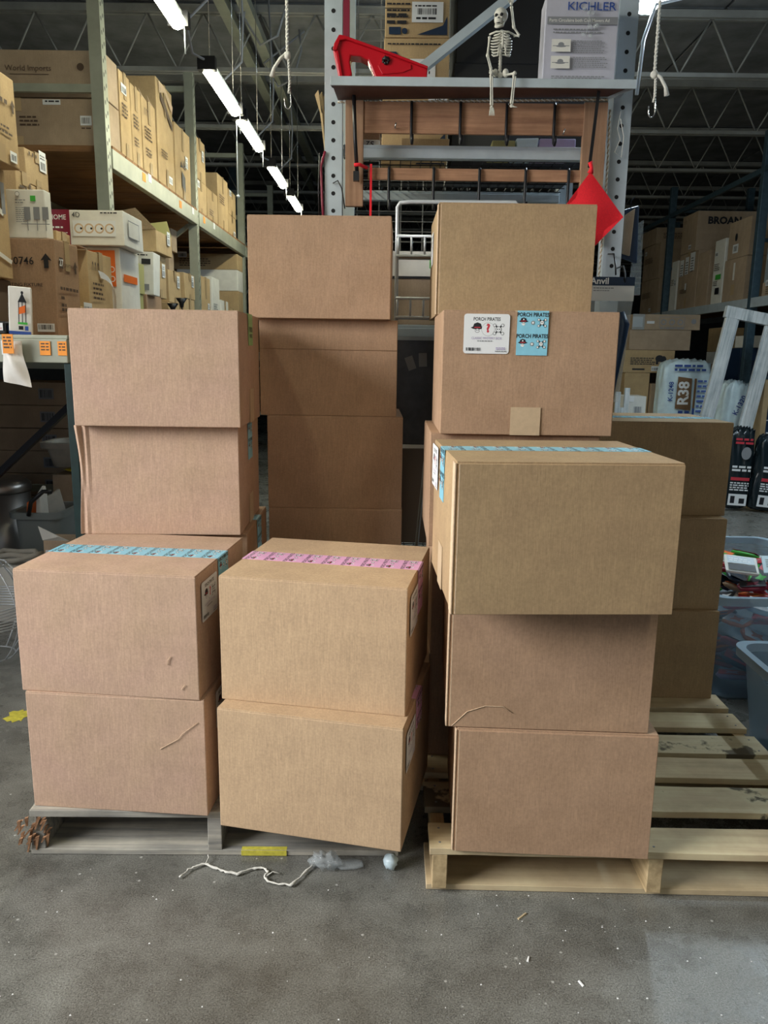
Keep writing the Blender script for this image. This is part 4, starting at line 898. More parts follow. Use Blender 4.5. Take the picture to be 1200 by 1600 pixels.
# lighting-fixture box on the shelf
o = carton('white lilac fixture box with printed diagrams standing on the shelf', .578, .860, 3.34, 3.47, 2.491, 2.80, 'lilac_white', 0, 'n')
for z, k in ((0, 0),): pass
p = PR(); p.text('KICHLER', .175, .268, .042, 1, .3, 1.15).rect(.005, .205, .280, .232, 2).text('Parts Circulaire both Civil Movers Ad', .13, .219, .0165, 0, .2, .93)
p.lines(.03, .185, .20, 2, .0045, .006, 3).lines(.11, .145, .14, 7, .003, .004, 3).lines(.11, .085, .14, 6, .003, .004, 3).lines(.03, .015, .22, 2, .004, .004, 3)
for y_ in (.105, .045):
    p.rect(.025, y_, .100, y_+.045, 0); p.rect(.03, y_+.02, .095, y_+.0225, 3); p.disc(.0625, y_+.026, .012, 3, .008); p.disc(.0625, y_+.02, .02, 3, .004)
p.put('print', o, *fside(1), ['white_box', 'ink_blue', 'ink_gray', 'ink_gray'])
for q in ((.17, -.012, .22), (.19, -.014, .25), (.21, -.012, .23), (.165, -.012, .175), (.185, -.013, .17)): pass
m = MB()
for k in range(9): m.blob((.74+random.uniform(-.035, .035), 3.322+random.uniform(-.004, .002), 2.66+random.uniform(-.01, .11)), (.008, .006, .008), 0, 8, 5)
m.tube([(.74, 3.322, 2.79), (.745, 3.322, 2.73), (.735, 3.322, 2.65)], .0015, 5)
tag(m.build('crystal_pendant', 'clear_bag'), 'clear glass crystal trinket hanging before the white fixture box', 'ornament')
# red plastic tool: arched wedge shape
o = empty('plastic_bracket', (0, 0, 0)); tag(o, 'glossy red plastic arched bracket lying on the shelf by the left post', 'bracket')
out = [(-.232, 2.491), (-.245, 2.55), (-.257, 2.60), (-.252, 2.622), (-.232, 2.655), (-.21, 2.652), (-.06, 2.605), (.121, 2.545), (.119, 2.491), (-.082, 2.491), (-.095, 2.52), (-.107, 2.548), (-.118, 2.568), (-.146, 2.581), (-.186, 2.584), (-.19, 2.56), (-.180, 2.515), (-.205, 2.491)]
MB().prism(out, 3.355, 3.43).build('body', 'red', o, bevel=.005)
rim = [(-.257, 2.60), (-.252, 2.622), (-.232, 2.655), (-.21, 2.652), (-.06, 2.605), (.121, 2.545), (.121, 2.535), (-.06, 2.594), (-.205, 2.638), (-.228, 2.634), (-.240, 2.60)]
MB().prism(rim, 3.343, 3.44).build('rim_flange', 'red', o, bevel=.003)
MB().prism([(-.078, 2.545), (-.055, 2.588), (.055, 2.552), (.055, 2.535), (.02, 2.522), (-.06, 2.515)], 3.35, 3.357).build('side_rib', 'red', o, bevel=.002)
MB().prism([(-.246, 2.59), (-.236, 2.60), (-.215, 2.493), (-.228, 2.493)], 3.346, 3.36).build('leg_rib', 'red', o, bevel=.002)
m = MB()
for k in range(7):
    a = k*2*pi/7; m.blob((-.046+.011*cos(a), 3.345, 2.564+.011*sin(a)), (.006, .006, .006), 0, 8, 5)
m.lathe([(.016, 0), (.016, .008)], 14, (-.046, 3.348, 2.564)); m.build('black_knob', 'black', o)
bx('white_card', (-.03, .03, 3.33, 3.345, 2.491, 2.494), 'paper', o)
# leaning golden wood pieces and red strap left of the post
o = empty('plank_bundle', (0, 0, 0)); tag(o, 'golden wooden slats leaning beside the left punched post', 'wood')
for k in range(4):
    MB().hexa([(-.328+k*.012, 3.56+k*.02, 2.43), (-.322+k*.012, 3.56+k*.02, 2.43), (-.328+k*.012, 3.60+k*.02, 2.43), (-.322+k*.012, 3.60+k*.02, 2.43), (-.35+k*.014, 3.56+k*.02, 2.50), (-.335+k*.014, 3.56+k*.02, 2.52), (-.35+k*.014, 3.60+k*.02, 2.50), (-.335+k*.014, 3.60+k*.02, 2.52)]).build('slat', 'cb_shelf', o)
    MB().hexa([(-.308+k*.006, 3.56+k*.02, 2.27), (-.304+k*.006, 3.56+k*.02, 2.27), (-.308+k*.006, 3.60+k*.02, 2.27), (-.304+k*.006, 3.60+k*.02, 2.27), (-.328+k*.012, 3.56+k*.02, 2.43), (-.318+k*.012, 3.56+k*.02, 2.43), (-.328+k*.012, 3.60+k*.02, 2.43), (-.318+k*.012, 3.60+k*.02, 2.43)]).build('slat', 'cb_shelf', o)
o = MB().tube([(-.30, 3.49, 2.26), (-.318, 3.49, 2.2), (-.312, 3.49, 2.05), (-.305, 3.49, 1.96)], .006, 6).build('red_strap', 'maroon'); tag(o, 'dull red strap hanging on the outer side of the left post', 'strap')
o = MB().tube([(-.322, 3.485, 2.25), (-.328, 3.485, 2.12), (-.325, 3.485, 1.95)], .003, 6).build('cable', 'black'); tag(o, 'thin black cable hanging beside the red strap', 'cable')
o = MB().tube([(-.266, 3.495, 2.135), (-.245, 3.47, 2.14), (-.228, 3.47, 2.11), (-.215, 3.48, 2.03)], .003, 6).build('cable', 'black'); tag(o, 'short black cable looping out of a hole in the left post', 'cable')
# white tube display ladder behind the gap
o = empty('wire_display_rack', (0, 0, 0)); tag(o, 'white tubular hanging rack with two small railed shelves in the gap', 'rack')
def T(n, p, r=.008): return MB().tube(p, r, 8).build(n, 'white_metal', o)
T('side_tube', [(.012, 3.40, 1.40), (.010, 3.40, 2.025), (.020, 3.40, 2.042), (.06, 3.40, 2.046), (.50, 3.40, 2.05), (.512, 3.40, 2.04), (.515, 3.40, 1.40)])
for z in (1.905, 1.655):
    T('rail', [(.012, 3.36, z), (.515, 3.36, z)], .006); T('rail', [(.012, 3.36, z-.078), (.515, 3.36, z-.078)], .006)
    T('rail', [(.012, 3.46, z-.078), (.515, 3.46, z-.078)], .005)
    for k in range(10): T('baluster', [(.016+k*.055, 3.36, z), (.016+k*.055, 3.36, z-.078)], .0045)
    for x in (.012, .515): T('arm', [(x, 3.46, z-.078), (x, 3.36, z-.078)], .005); T('arm', [(x, 3.40, z), (x, 3.36, z)], .005)
    bx('tray', (.016, .512, 3.362, 3.458, z-.077, z-.072), 'cb_brown', o)
o = carton('white box with a green label seen through the gap', -.10, .40, 3.68, 3.95, 1.765, 1.885, 'white_box', 0, 'n'); PR().rect(.262, .045, .312, .10, 0).text('1.1', .287, .085, .026, 1, 1).lines(.27, .058, .035, 2, .005, .006, 1).rect(0, .0, .5, .01, 2).put('print', o, *fside(1), ['green', 'white', 'ink'])
carton('dull green gray carton below the white box in the gap', -.10, .40, 3.68, 3.95, 1.558, 1.762, 'light_carton' if False else 'cb_dull', 0, 'n')
o = bx('marbled_panel', (-.16, .40, 3.50, 3.52, 1.02, 1.50), 'dark_glass', None, .002); tag(o, 'dark marbled panel standing in the gap between the tall stacks', 'panel')
bx('top_rail', (-.165, .405, 3.494, 3.525, 1.485, 1.50), 'steel', o)
for x, z, a in ((.08, 1.385, -.35), (.135, 1.40, -.05)):
    t = bx('paper_tag', (-.018, .018, -.002, 0, -.03, .03), 'ink_gray', o); t.location = (x, 3.498, z); t.rotation_euler = (0, a, 0)
o = MB().tube([(.11, 3.55, .2), (.13, 3.5, .6), (.155, 3.45, .95)], .008, 8).build('pole', 'joist'); tag(o, 'thin gray pole leaning in the dark gap', 'pole')
MB().hexa([(.08, 3.50, .15), (.14, 3.50, .15), (.08, 3.56, .15), (.14, 3.56, .15), (.10, 3.50, .5), (.13, 3.50, .5), (.10, 3.53, .5), (.13, 3.53, .5)]).build('blade', 'joist', o)
carton('dark box low in the gap behind the stacks', -.15, .42, 3.70, 3.95, .51, .98, 'cb_dark', 0, 'n')

# retail packages hanging at the right post
o = empty('tool_package', (0, 0, 0)); tag(o, 'hanging clear tool package with a navy header card reading Anvil', 'package')
bx('header_card', (.735, 1.006, 3.348, 3.351, 1.655, 1.752), 'paper', o)
PR().rect(.0, .062, .271, .097, 0).text('Anvil', .125, .079, .036, 1, 1.2, 1.05).lines(.10, .050, .09, 1, .0035, .004, 2).lines(.10, .040, .07, 1, .003, .004, 2).put('header_print', o, (.735, 3.347, 1.655), *FRONT, ['navy', 'white', 'ink_gray'])
m = MB(); n = 14; vs = []
for s in (0, 1):
    vs = []
    for i in range(n+1):
        for j in range(n+1):
            u = i/n; v = j/n; wv = .135-.05*(1-v)
            vs.append((.87+wv*(2*u-1)+.02*(1-v), 3.352+(-1 if s == 0 else 1)*(.016*sin(pi*u)*min(1, sin(pi*v)*1.5)+.004*sin(15*u+11*v)), 1.655-.42*(1-v)))
    m.add(vs, [(i*(n+1)+j, (i+1)*(n+1)+j, (i+1)*(n+1)+j+1, i*(n+1)+j+1) for i in range(n) for j in range(n)], 0, True)
m.build('clear_pouch', 'clear_bag', o)
MB().tube([(.955, 3.352, 1.61), (.968, 3.352, 1.56), (.958, 3.352, 1.44), (.945, 3.352, 1.33), (.94, 3.352, 1.25)], [.018, .03, .022, .018, .014], 10).build('tool_handle', 'navy', o)
MB().tube([(.925, 3.49, 1.86), (.925, 3.40, 1.85), (.925, 3.36, 1.79), (.925, 3.35, 1.76)], .0035, 6).build('hook', 'black_metal', o)
MB().tube([(.96, 3.49, 1.80), (.962, 3.38, 1.80), (.965, 3.35, 1.76), (.962, 3.34, 1.73), (.957, 3.35, 1.75)], .0035, 6).build('hook', 'black_metal', o)
MB().tube([(1.03, 3.52, 2.10), (1.03, 3.568, 2.095), (1.03, 3.57, 2.06)], .003, 5).build('hanging_hook', 'black_metal', cr)
o = MB().hexa([(.99, 3.56, 1.86), (1.075, 3.56, 1.83), (.99, 3.585, 1.86), (1.075, 3.585, 1.83), (.995, 3.56, 2.055), (1.065, 3.56, 2.075), (.995, 3.575, 2.055), (1.065, 3.575, 2.075)]).build('pouch', 'navy', None, bevel=.008); tag(o, 'dark navy glossy pouch hung beyond the right post', 'package')
MB().hexa([(1.0, 3.545, 1.87), (1.035, 3.545, 1.86), (1.0, 3.559, 1.87), (1.035, 3.559, 1.86), (1.0, 3.55, 2.03), (1.045, 3.55, 2.06), (1.0, 3.559, 2.03), (1.045, 3.559, 2.06)]).build('brown_strap_goods', 'cb_dull', o, bevel=.004)
o = MB().hexa([(1.06, 3.60, 1.70), (1.11, 3.60, 1.70), (1.06, 3.62, 1.70), (1.11, 3.62, 1.70), (1.07, 3.60, 2.0), (1.10, 3.60, 2.02), (1.07, 3.61, 2.0), (1.10, 3.61, 2.02)]).build('clear_sleeve', 'clear_bag'); tag(o, 'empty clear plastic sleeve hanging behind the navy pouch', 'package')

# ---------------------------------------------------------------- toy skeleton
sk = empty('skeleton_toy', (.403, 3.30, 2.491)); tag(sk, 'ivory plastic toy skeleton sitting on the shelf edge, one arm raised', 'skeleton')
def L(x, z, y=3.30): return (x-.403, y-3.30, z-2.491)
def bone(name, pts, r0, knob=1.5, parent=sk, n=8):
    P_ = [Vector(p) for p in pts]; a, b = P_[0], P_[-1]; q = []; rr = []
    for t, k in ((0, knob*.7), (.05, knob), (.12, 1.05), (.5, .85), (.88, 1.05), (.95, knob), (1, knob*.7)):
        q.append(a+(b-a)*t); rr.append(r0*k)
    return MB().tube(q, rr, n).build(name, 'bone', parent)
# skull, turned a little to its right
m = MB()
def skf(d):
    k = 1.0
    if d.z < -.2 and d.y < .2: k *= .86
    return k
m.blob((0, 0, .020), (.026, .030, .027), 0, 20, 14, skf)
m.blob((-.004, -.016, .000), (.018, .016, .020), 0, 14, 10)
m.blob((-.014, -.022, .006), (.007, .006, .005), 0, 8, 6); m.blob((.009, -.024, .005), (.007, .006, .005), 0, 8, 6)
sku = m.build('skull', 'bone', sk, (.403-.403-.006, -.002, 2.690-2.491), R(-22))
m = MB(); m.blob((-.011, -.0275, .0125), (.0065, .005, .0065), 0, 10, 7); m.blob((.010, -.0285, .0125), (.0065, .005, .0065), 0, 10, 7)
m.add([(-.004, -.0335, -.001), (.003, -.0335, -.001), (-.0005, -.0335, .006)], [(0, 1, 2)]); m.blob((-.001, -.030, -.0155), (.009, .003, .0018), 0, 8, 5); m.build('eye_socket', 'hole', sku)
m = MB(); m.tube([(-.016, -.006, -.006), (-.015, -.016, -.022), (-.008, -.029, -.028), (.004, -.029, -.028), (.012, -.016, -.022), (.014, -.006, -.006)], [.004, .005, .0055, .0055, .005, .004], 8); m.build('jaw', 'bone', sku)
# spine, ribs
for k in range(12): MB().lathe([(.004, 0), (.0075, .003), (.004, .008)], 8, L(.403, 2.520+k*.0105, 3.312)).build('vertebra', 'bone', sk)
MB().tube([L(.403, 2.515, 3.308), L(.403, 2.60, 3.314), L(.403, 2.662, 3.304)], .0055, 8).build('spine', 'bone', sk)
MB().tube([L(.4035, 2.645, 3.275), L(.404, 2.60, 3.270), L(.4045, 2.588, 3.272)], [.006, .005, .003], 8).build('sternum', 'bone', sk)
for k in range(8):
    z = 2.640-k*.0095; wv = .024+.016*min(1, (k+1)/3)-(.004 if k > 5 else 0)
    for s in (-1, 1):
        dz = -.004-k*.0012
        MB().tube([L(.403, z+.004, 3.312), L(.403+s*wv*.7, z+.004, 3.316), L(.403+s*wv, z, 3.300), L(.403+s*wv*.85, z+dz, 3.282), L(.403+s*wv*.45, z+dz*1.1, 3.272), L(.403+s*(.004 if k < 6 else .012), z+dz*.3+(.006 if k >= 5 else 0), 3.270)], .0026, 6).build('rib', 'bone', sk)
for s in (-1, 1): MB().tube([L(.403, 2.646, 3.276), L(.403+s*.025, 2.648, 3.284), L(.403+s*.048, 2.642, 3.296)], .0035, 6).build('clavicle', 'bone', sk)
# pelvis
m = MB(); m.blob(L(.384, 2.508, 3.300), (.011, .010, .015), 0, 12, 8); m.blob(L(.424, 2.508, 3.300), (.012, .010, .016), 0, 12, 8); m.blob(L(.403, 2.502, 3.304), (.012, .008, .011), 0, 12, 8); m.build('pelvis', 'bone', sk)
def arm(sh_, el, wr, tip, spread):
    bone('upper_arm', [sh_, el], .0042); d = (Vector(wr)-Vector(el)).normalized(); u = d.cross(Vector((0, 1, 0))).normalized()*.0028
    f = bone('forearm', [Vector(el)+u, Vector(wr)+u], .0026, 1.7); bone('forearm_bone', [Vector(el)-u, Vector(wr)-u], .0022, 1.6, f)
    MB().blob(el, (.0065, .006, .0065), 0, 8, 6).build('elbow', 'bone', sk)
    h = MB().blob(Vector(wr)+(Vector(tip)-Vector(wr))*.2, (.006, .004, .007), 0, 10, 6).build('hand', 'bone', sk)
    dv = Vector(tip)-Vector(wr); sv = dv.cross(Vector((0, 1, 0))).normalized()
    for k, (q, ln) in enumerate(((-.95, .62), (-.45, .92), (-.05, 1.0), (.38, .94), (.85, .78))):
        b0 = Vector(wr)+dv*.25+sv*q*.006; b1 = Vector(wr)+dv*(.3+.35*ln)+sv*q*.010*spread; b2 = Vector(wr)+dv*(.25+.75*ln)+sv*q*.013*spread+Vector((0, -.003, 0))
        MB().tube([b0, b1, b2], [.0022, .0018, .0012], 6).build('finger', 'bone', h)
arm(L(.356, 2.636, 3.298), L(.350, 2.566, 3.29), L(.364, 2.518, 3.285), L(.368, 2.494, 3.278), .8)
bone('shoulder_bone', [L(.450, 2.640, 3.298), L(.470, 2.638, 3.292)], .0045)
arm(L(.470, 2.638, 3.292), L(.447, 2.666, 3.288), L(.434, 2.738, 3.285), L(.427, 2.778, 3.283), 1.2)
for x0, xk, xa, zt in ((.385, .366, .372, 2.376), (.424, .456, .450, 2.382)):
    bone('thigh', [L(x0, 2.500, 3.298), L(xk, 2.500, 3.278)], .005)
    MB().blob(L(xk, 2.499, 3.274), (.008, .008, .008), 0, 10, 7).build('knee', 'bone', sk)
    s = bone('shin', [L(xk-.003, 2.494, 3.272), L(xa-.003, zt+.008, 3.276)], .0035, 1.5); bone('calf_bone', [L(xk+.004, 2.488, 3.272), L(xa+.004, zt+.008, 3.276)], .0024, 1.5, s)
    f = MB().blob(L(xa, zt, 3.274), (.008, .009, .006), 0, 10, 6).build('foot', 'bone', sk)
    for k in range(5):
        q = (k-2)*.004; tz = zt-(.034 if xa < .4 else .014)
        MB().tube([L(xa+q*.5, zt-.002, 3.270), L(xa+q+(.0 if xa < .4 else .002), (zt+tz)/2, 3.262), L(xa+q*1.2+(0 if xa < .4 else .006), tz, 3.258 if xa < .4 else 3.24)], [.0028, .0022, .0015], 6).build('toe', 'bone', f)

# ---------------------------------------------------------------- hanging ropes with hooks
def hrope(label, x, y, zt, zk, ze, tail):
    o = rope(None, 'rope', [(x, y, 4.3), (x, y, zt), (x+.0, y, zk)], .006, ['rope'], .026, .008); tag(o, label, 'rope')
    MB().blob((x, y, zk), (.014, .012, .016), 0, 12, 8, lambda d: 1+.15*sin(14*d.z+5*d.x)).build('knot', 'rope', o)
    rope(o, 'loop', [(x+.004, y-.004, zk), (x+.008, y, (zk+ze)/2), (x+.004, y, ze+.055)], .005, ['rope'], .02, .005)
    m = MB(); m.tube([(x-.004, y, zk+.01), (x+tail*.45, y-.008, zk-.012), (x+tail*.85, y-.01, zk-.045), (x+tail, y-.01, zk-.075)], [.0055, .006, .006, .010], 8); m.build('frayed_tail', 'rope', o)
    m = MB(); m.tube([(x+.008, y, ze+.10), (x+.012, y, ze+.035)]+[(x+.0005+.0125*cos(a*pi/8), y, ze+.022-.022*sin(a*pi/8)) for a in range(0, 9)]+[(x-.013, y, ze+.04)], .0022, 6); m.build('hook', 'chrome', o)
hrope('white rope with a knot and wire hook hanging left of the post', -.418, 3.2, 2.7, 2.525, 2.340, -.058)
hrope('white rope with a knot and wire hook hanging right of the shelf', .975, 3.2, 2.7, 2.475, 2.325, .05)

# ---------------------------------------------------------------- lamps
def tube_lamp(label, x, y0, y1, z, first=False):
    o = empty('strip_light', (x, (y0+y1)/2, z)); tag(o, label, 'lamp', 'strip lights over the left aisle')
    h = (y1-y0)/2
    MB().box(-.022, .022, -h, h, .042, .07).build('housing', 'white_metal', o, bevel=.004)
    vs = []; m = MB(); m.add([(.037*cos(R(50)-R(280)*k/8), yy, .018+.036*sin(R(50)-R(280)*k/8)) for yy in (-h+.03, h-.03) for k in range(9)], [(k, k+1, k+10, k+9) for k in range(8)]+[list(range(8, -1, -1)), list(range(9, 18))], 0, True)
    m.build('tube_diffuser', 'lamp', o)
    MB().box(-.05, .05, -h-.02, -h+.03, .0, .07).build('end_cap', 'black', o); MB().box(-.05, .05, h-.03, h+.02, .0, .07).build('end_cap', 'black', o)
    for yy in (-h+.08, h-.08): MB().tube([(0, yy, .07), (0, yy, 4.39-z)], .003, 5).build('hanging_wire', 'chrome', o)
    MB().tube([(.0, -h-.0, .05), (-.06, -h-.08, .06), (-.09, -h-.08, .22), (.03, -h-.04, .35), (.04, -h-.02, .6), (0, -h, 4.39-z)], .008, 6).build('power_cable', 'ink_gray', o)
    MB().tube([(.03, h-.02, 0), (.03, h-.02, -.12)], .004, 5).build('pull_cord', 'white_metal', o)
    return o
for lab, y0, y1 in (('nearest lit strip light over the left aisle, cut by the frame top', 3.35, 4.15), ('second nearest lit strip light with tangled cables', 4.72, 5.54),
                    ('third lit strip light in the row, with a long pull cord', 5.66, 6.46), ('fourth lit strip light in the row', 6.99, 7.81), ('farthest lit strip light in the row, above the stacks', 8.22, 9.04)):
    o = tube_lamp(lab, -1.07, y0, y1, 2.97)
    if y0 == 5.66: MB().tube([(-.03, -.36, 0), (-.03, -.36, -.47)], .0035, 5).blob((-.03, -.36, -.48), (.013, .013, .012)).build('pull_cord', 'white_metal', o)
for lab, x, y0 in (('strip light of the left row above the wooden pallets', -1.07, 2.34), ('strip light of the left row overhead', -1.07, .4), ('strip light of the right row overhead', .9, .0), ('rear strip light of the right row', .9, -2.0)):
    tube_lamp(lab, x, y0, y0+.82, 2.97 if x < 0 else 3.3)
for lab, y0 in (('unseen cool lamp added at the near end of the right aisle', 3.4), ('unseen cool lamp added farther along the right aisle', 4.85)):
    o = tube_lamp(lab, 3.2, y0, y0+.9, 3.36)  # added out of frame to brighten the dim right side
    for ch in o.children:
        if ch.name.startswith('tube_diffuser'): ch.data.materials[0] = MT['lamp_cool']
for k in range(2):
    o = MB().tube([(-1.22+k*.35, 6.9+k, 4.36), (-1.26, 6.95+k, 4.1), (-1.12, 6.9+k, 3.88), (-.98, 6.9+k, 3.95), (-.9, 6.9+k, 4.2), (-.92, 6.9+k, 4.37)], .010, 6).build('cable', 'ink_gray'); tag(o, ['loop of gray cable hanging by the second strip light', 'farther loop of gray cable under the ceiling'][k], 'cable')
o = empty('shop_light', (1.33, 4.62, 3.37)); tag(o, 'bright cool shop light with curled cable at the upper right', 'lamp')
MB().box(-.06, .045, -.12, .3, -.02, .03).build('lit_panel', 'lamp_cool', o); MB().box(-.08, .13, -.10, .32, .032, .07).build('housing', 'steel', o, bevel=.006)
MB().box(.06, .13, -.12, .3, -.012, .03).build('side_panel', 'lamp_cool', o)
MB().tube([(.02, -.1, .05), (.20, -.12, .12), (.23, -.12, .0), (.15, -.12, -.10), (.02, -.12, -.13), (-.03, -.12, -.30), (-.04, -.1, -.56)], .010, 8).build('power_cable', 'white_metal', o)
MB().tube([(.1, -.11, .06), (.25, -.13, .16), (.27, -.13, .02), (.18, -.13, -.06)], .010, 8).build('power_cable', 'black', o)
for x in (-.05, .1): MB().tube([(x, .1, .07), (x, .1, 1.15)], .003, 5).build('hanging_wire', 'chrome', o)

# ---------------------------------------------------------------- right rack
rr_ = empty('pallet_rack', (0, 0, 0)); tag(rr_, 'dull blue pallet rack in the dim right side of the hall', 'rack')
for y in (5.8, 8.95, 11.85, 14.8):
    for x in (4.04, 5.15): bx('post', (x-.045, x+.045, y, y+.08, 0, 3.85), 'blue_post', rr_, .004)
    for z in (.4, 1.2, 2.7, 3.5): bx('frame_strut', (4.09, 5.10, y+.02, y+.05, z, z+.04), 'blue_post', rr_)
for y0, y1 in ((5.88, 8.95), (9.03, 11.85), (11.93, 14.8)):
    for z in (1.995, 3.42):
        for x in (4.04, 5.18): m = MB(); m.box(x-.045, x, y0, y1, z, z+(.105 if z < 3 else .06)); m.build('beam', 'steel' if z < 3 else 'blue_post', rr_, bevel=.004)
    y = y0
    while y < y1-.1: bx('deck_plank', (4.045, 5.13, y, min(y+.28, y1), 2.075, 2.098), 'deck_wood', rr_); y += .3
GR = 'cartons on the right rack shelf'
zr = 2.10
def rt_(label, x0, x1, y0, y1, z0, z1, mat='cb_dull', mkl=(), mkf=(), tp='n'):
    o = carton(label, x0, x1, y0, y1-.006, z0, z1, mat, 0, tp, group=GR)
    if mkl: marks(o, lside(y1-y0-.006), y1-y0, z1-z0, mkl)
    if mkf: marks(o, fside(1), x1-x0, z1-z0, mkf)
    return o
rt_('lower dim carton of the leftmost pile on the right rack', 4.08, 4.7, 12.35, 13.2, zr, 2.64, mkl=('rows', 'tagb'), mkf=('rows',))
rt_('upper dim carton of the leftmost pile on the right rack', 4.08, 4.6, 12.4, 13.2, 2.642, 3.17, mkl=('tagt', 'rows'))
rt_('wide carton across the top of the leftmost pile', 4.06, 5.0, 12.6, 13.35, 3.172, 3.41, mkf=('rows',))
rt_('narrow white sided box next to the blue post', 4.07, 4.35, 11.55, 11.80, zr, 2.80, 'white_box', ('rows', 'tagr'))
o = rt_('carton with three white papers on its upper side', 4.07, 4.42, 10.80, 11.50, zr, 2.855, mkl=('rows2',), tp='x')
PR().rect(.06, .46, .2, .68, 0).rect(.25, .47, .38, .70, 0).rect(.43, .50, .6, .74, 0).lines(.08, .6, .09, 5, .014, .02, 1).lines(.27, .62, .09, 5, .014, .02, 1).lines(.46, .66, .1, 6, .014, .02, 1).rect(.3, .26, .36, .35, 0).put('paper_label', o, *lside(.7, .007), ['paper', 'ink'])
rt_('tall plain carton in the middle of the right shelf', 4.07, 5.0, 10.42, 10.78, zr, 2.80, tp='y')
o = rt_('long carton with a dark maker name lying on top of the others', 4.07, 5.25, 10.95, 11.50, 2.860, 3.37, tp='n', mkl=('icons', 'tagb'))
PR().text('BROAN', .36, .385, .125, 0, 2.2, 1.05).lines(.64, .35, .12, 1, .04, .02, 0).put('print', o, *fside(1), ['ink'])
o = rt_('slim white and green striped box leaning before a carton', 4.06, 4.16, 9.93, 10.25, zr, 2.88, 'white_box', ('rows', 'rows2', 'tagt')); PR().rect(.1, .3, .26, .36, 0).rect(.12, .12, .24, .2, 1).put('stripe_print', o, *lside(.31, .007), ['green', 'ink'])
o = rt_('lower of two cartons with a strip of white tape by the near blue post', 4.06, 4.5, 9.30, 9.90, zr, 2.60, tp='n'); PR().rect(.26, .25, .31, .45, 0).rect(.24, .08, .34, .2, 1).put('tape_strip', o, *lside(.59), ['white_box', 'clear_tape'])
o = rt_('upper carton with a small dark hole by the near blue post', 4.06, 4.5, 9.28, 9.86, 2.602, 3.03, tp='n'); PR().disc(.22, .24, .035, 0, .045).rect(.15, .06, .3, .16, 1).bars(.18, .08, .1, .06, 2, 8).put('hole_print', o, *lside(.57), ['hole', 'paper', 'ink'])
rt_('flat carton with a red mark at the shelf edge on the right', 4.06, 5.0, 8.0, 8.85, zr, 2.25, mkl=('rows', 'tagt'))
o = rt_('dark goods wrapped in film on the flat carton, right rack', 4.08, 4.9, 8.1, 8.85, 2.252, 2.74, 'navy'); bx('film_sheet', (-.008, -.005, 0, .74, 0, .49), 'shrink', o)
rt_('carton in crinkled film on the dark wrapped goods', 4.08, 4.9, 8.1, 8.85, 2.742, 2.93, mkl=('tagb',))
rt_('tilted carton at the right edge of the rack shelf', 4.10, 4.9, 7.4, 7.95, zr, 2.55, mkl=('rows',))
GQ = 'goods stacked under and before the right rack'
def q_(label, x0, x1, y0, y1, z0, z1, mat='cb_dull', mk=(), tp='n'):
    o = carton(label, x0, x1, y0, y1, z0, z1, mat, 0, tp, group=GQ)
    if mk: marks(o, fside(1), x1-x0, z1-z0, mk, ('ink', 'paper', 'ink'))
    return o
o = q_('long carton with fragile symbols on top of the floor stack', 2.88, 3.69, 9.55, 9.95, 1.76, 1.94)
p = PR(); p.rect(.32, .03, .62, .15, 0).rect(.325, .035, .615, .145, 1)
for k in range(3): p.disc(.37+k*.1, .09, .035, 0); p.disc(.37+k*.1, .09, .022, 1)
p.disc(.73, .10, .03, 0).lines(.33, .012, .3, 1, .012, .01, 0).rect(.17, .07, .26, .1, 2).rect(.0, .03, .12, .15, 2).put('print', o, *fside(1), ['ink_gray', 'cb_dull', 'paper'])
bx('film_sheet', (-.004, .14, -.012, -.009, 0, .18), 'shrink', o)
q_('long plain carton second in the floor stack', 2.86, 3.60, 9.56, 9.95, 1.52, 1.758)
o = q_('carton with a black bear-like logo third in the floor stack', 2.80, 3.40, 9.5, 9.95, 1.25, 1.518, 'cb_shelf', ('rows', 'tagb')); PR().disc(.42, .17, .05, 0, .04).disc(.47, .15, .035, 0, .05).rect(.38, .1, .41, .15, 0).rect(.46, .09, .49, .13, 0).rect(.1, .03, .25, .05, 0).put('animal_print', o, *fside(1), ['ink'])
q_('tall cream carton under the logo carton', 2.82, 3.12, 9.5, 9.9, 0, 1.248, 'cb_shelf'); q_('narrow carton beside the cream one', 3.13, 3.28, 9.45, 9.9, 0, 1.12, 'cb_dull', ('rows',)); q_('brown carton filling the back of the floor stack', 3.29, 3.6, 9.55, 9.95, 0, 1.248, 'cb_dull')
o = q_('white box with a barcode behind the far right cartons', 2.45, 2.68, 8.2, 8.5, 0, 1.03, 'white_box'); PR().bars(.1, .82, .09, .1, 0, 8).rect(.0, .97, .1, 1.03, 1).put('print', o, *fside(1), ['ink_gray', 'white'])
o = empty('pale_frame', (2.3, 8.0, 0)); tag(o, 'pale empty frame standing behind the far right cartons', 'frame')  # plain pale frame of unknown use
bx('side_rail', (.0, .05, 0, .03, 0, 1.08), 'white_wood', o); bx('side_rail', (.09, .14, 0, .03, 0, 1.12), 'white_wood', o); bx('cross_rail', (.05, .09, 0, .03, .85, .92), 'white_wood', o)
q_('small tan carton in the dark opening under the rack', 4.3, 4.6, 10.4, 10.8, 1.52, 1.83, 'cb_shelf', ('rows',)); q_('white carton below the small tan one', 4.3, 4.7, 10.4, 10.8, 1.36, 1.518, 'white_box', ('rows',)); q_('large dark carton in the opening under the rack', 4.3, 4.8, 10.4, 10.9, 0, 1.358)
for k in range(6): q_(['black printed box, bottom left behind the white frame', 'black printed box, bottom right behind the white frame', 'black starfish box, middle left behind the white frame', 'black starfish box, middle right behind the white frame', 'dark boxed goods, upper left behind the white frame', 'dark boxed goods, upper right behind the white frame'][k], 4.1+(k % 2)*.42, 4.5+(k % 2)*.42, 9.3, 9.7, .3+(k//2)*.42, .3+(k//2)*.42+.415, 'navy', ('rows', 'tagr', 'rows2'))
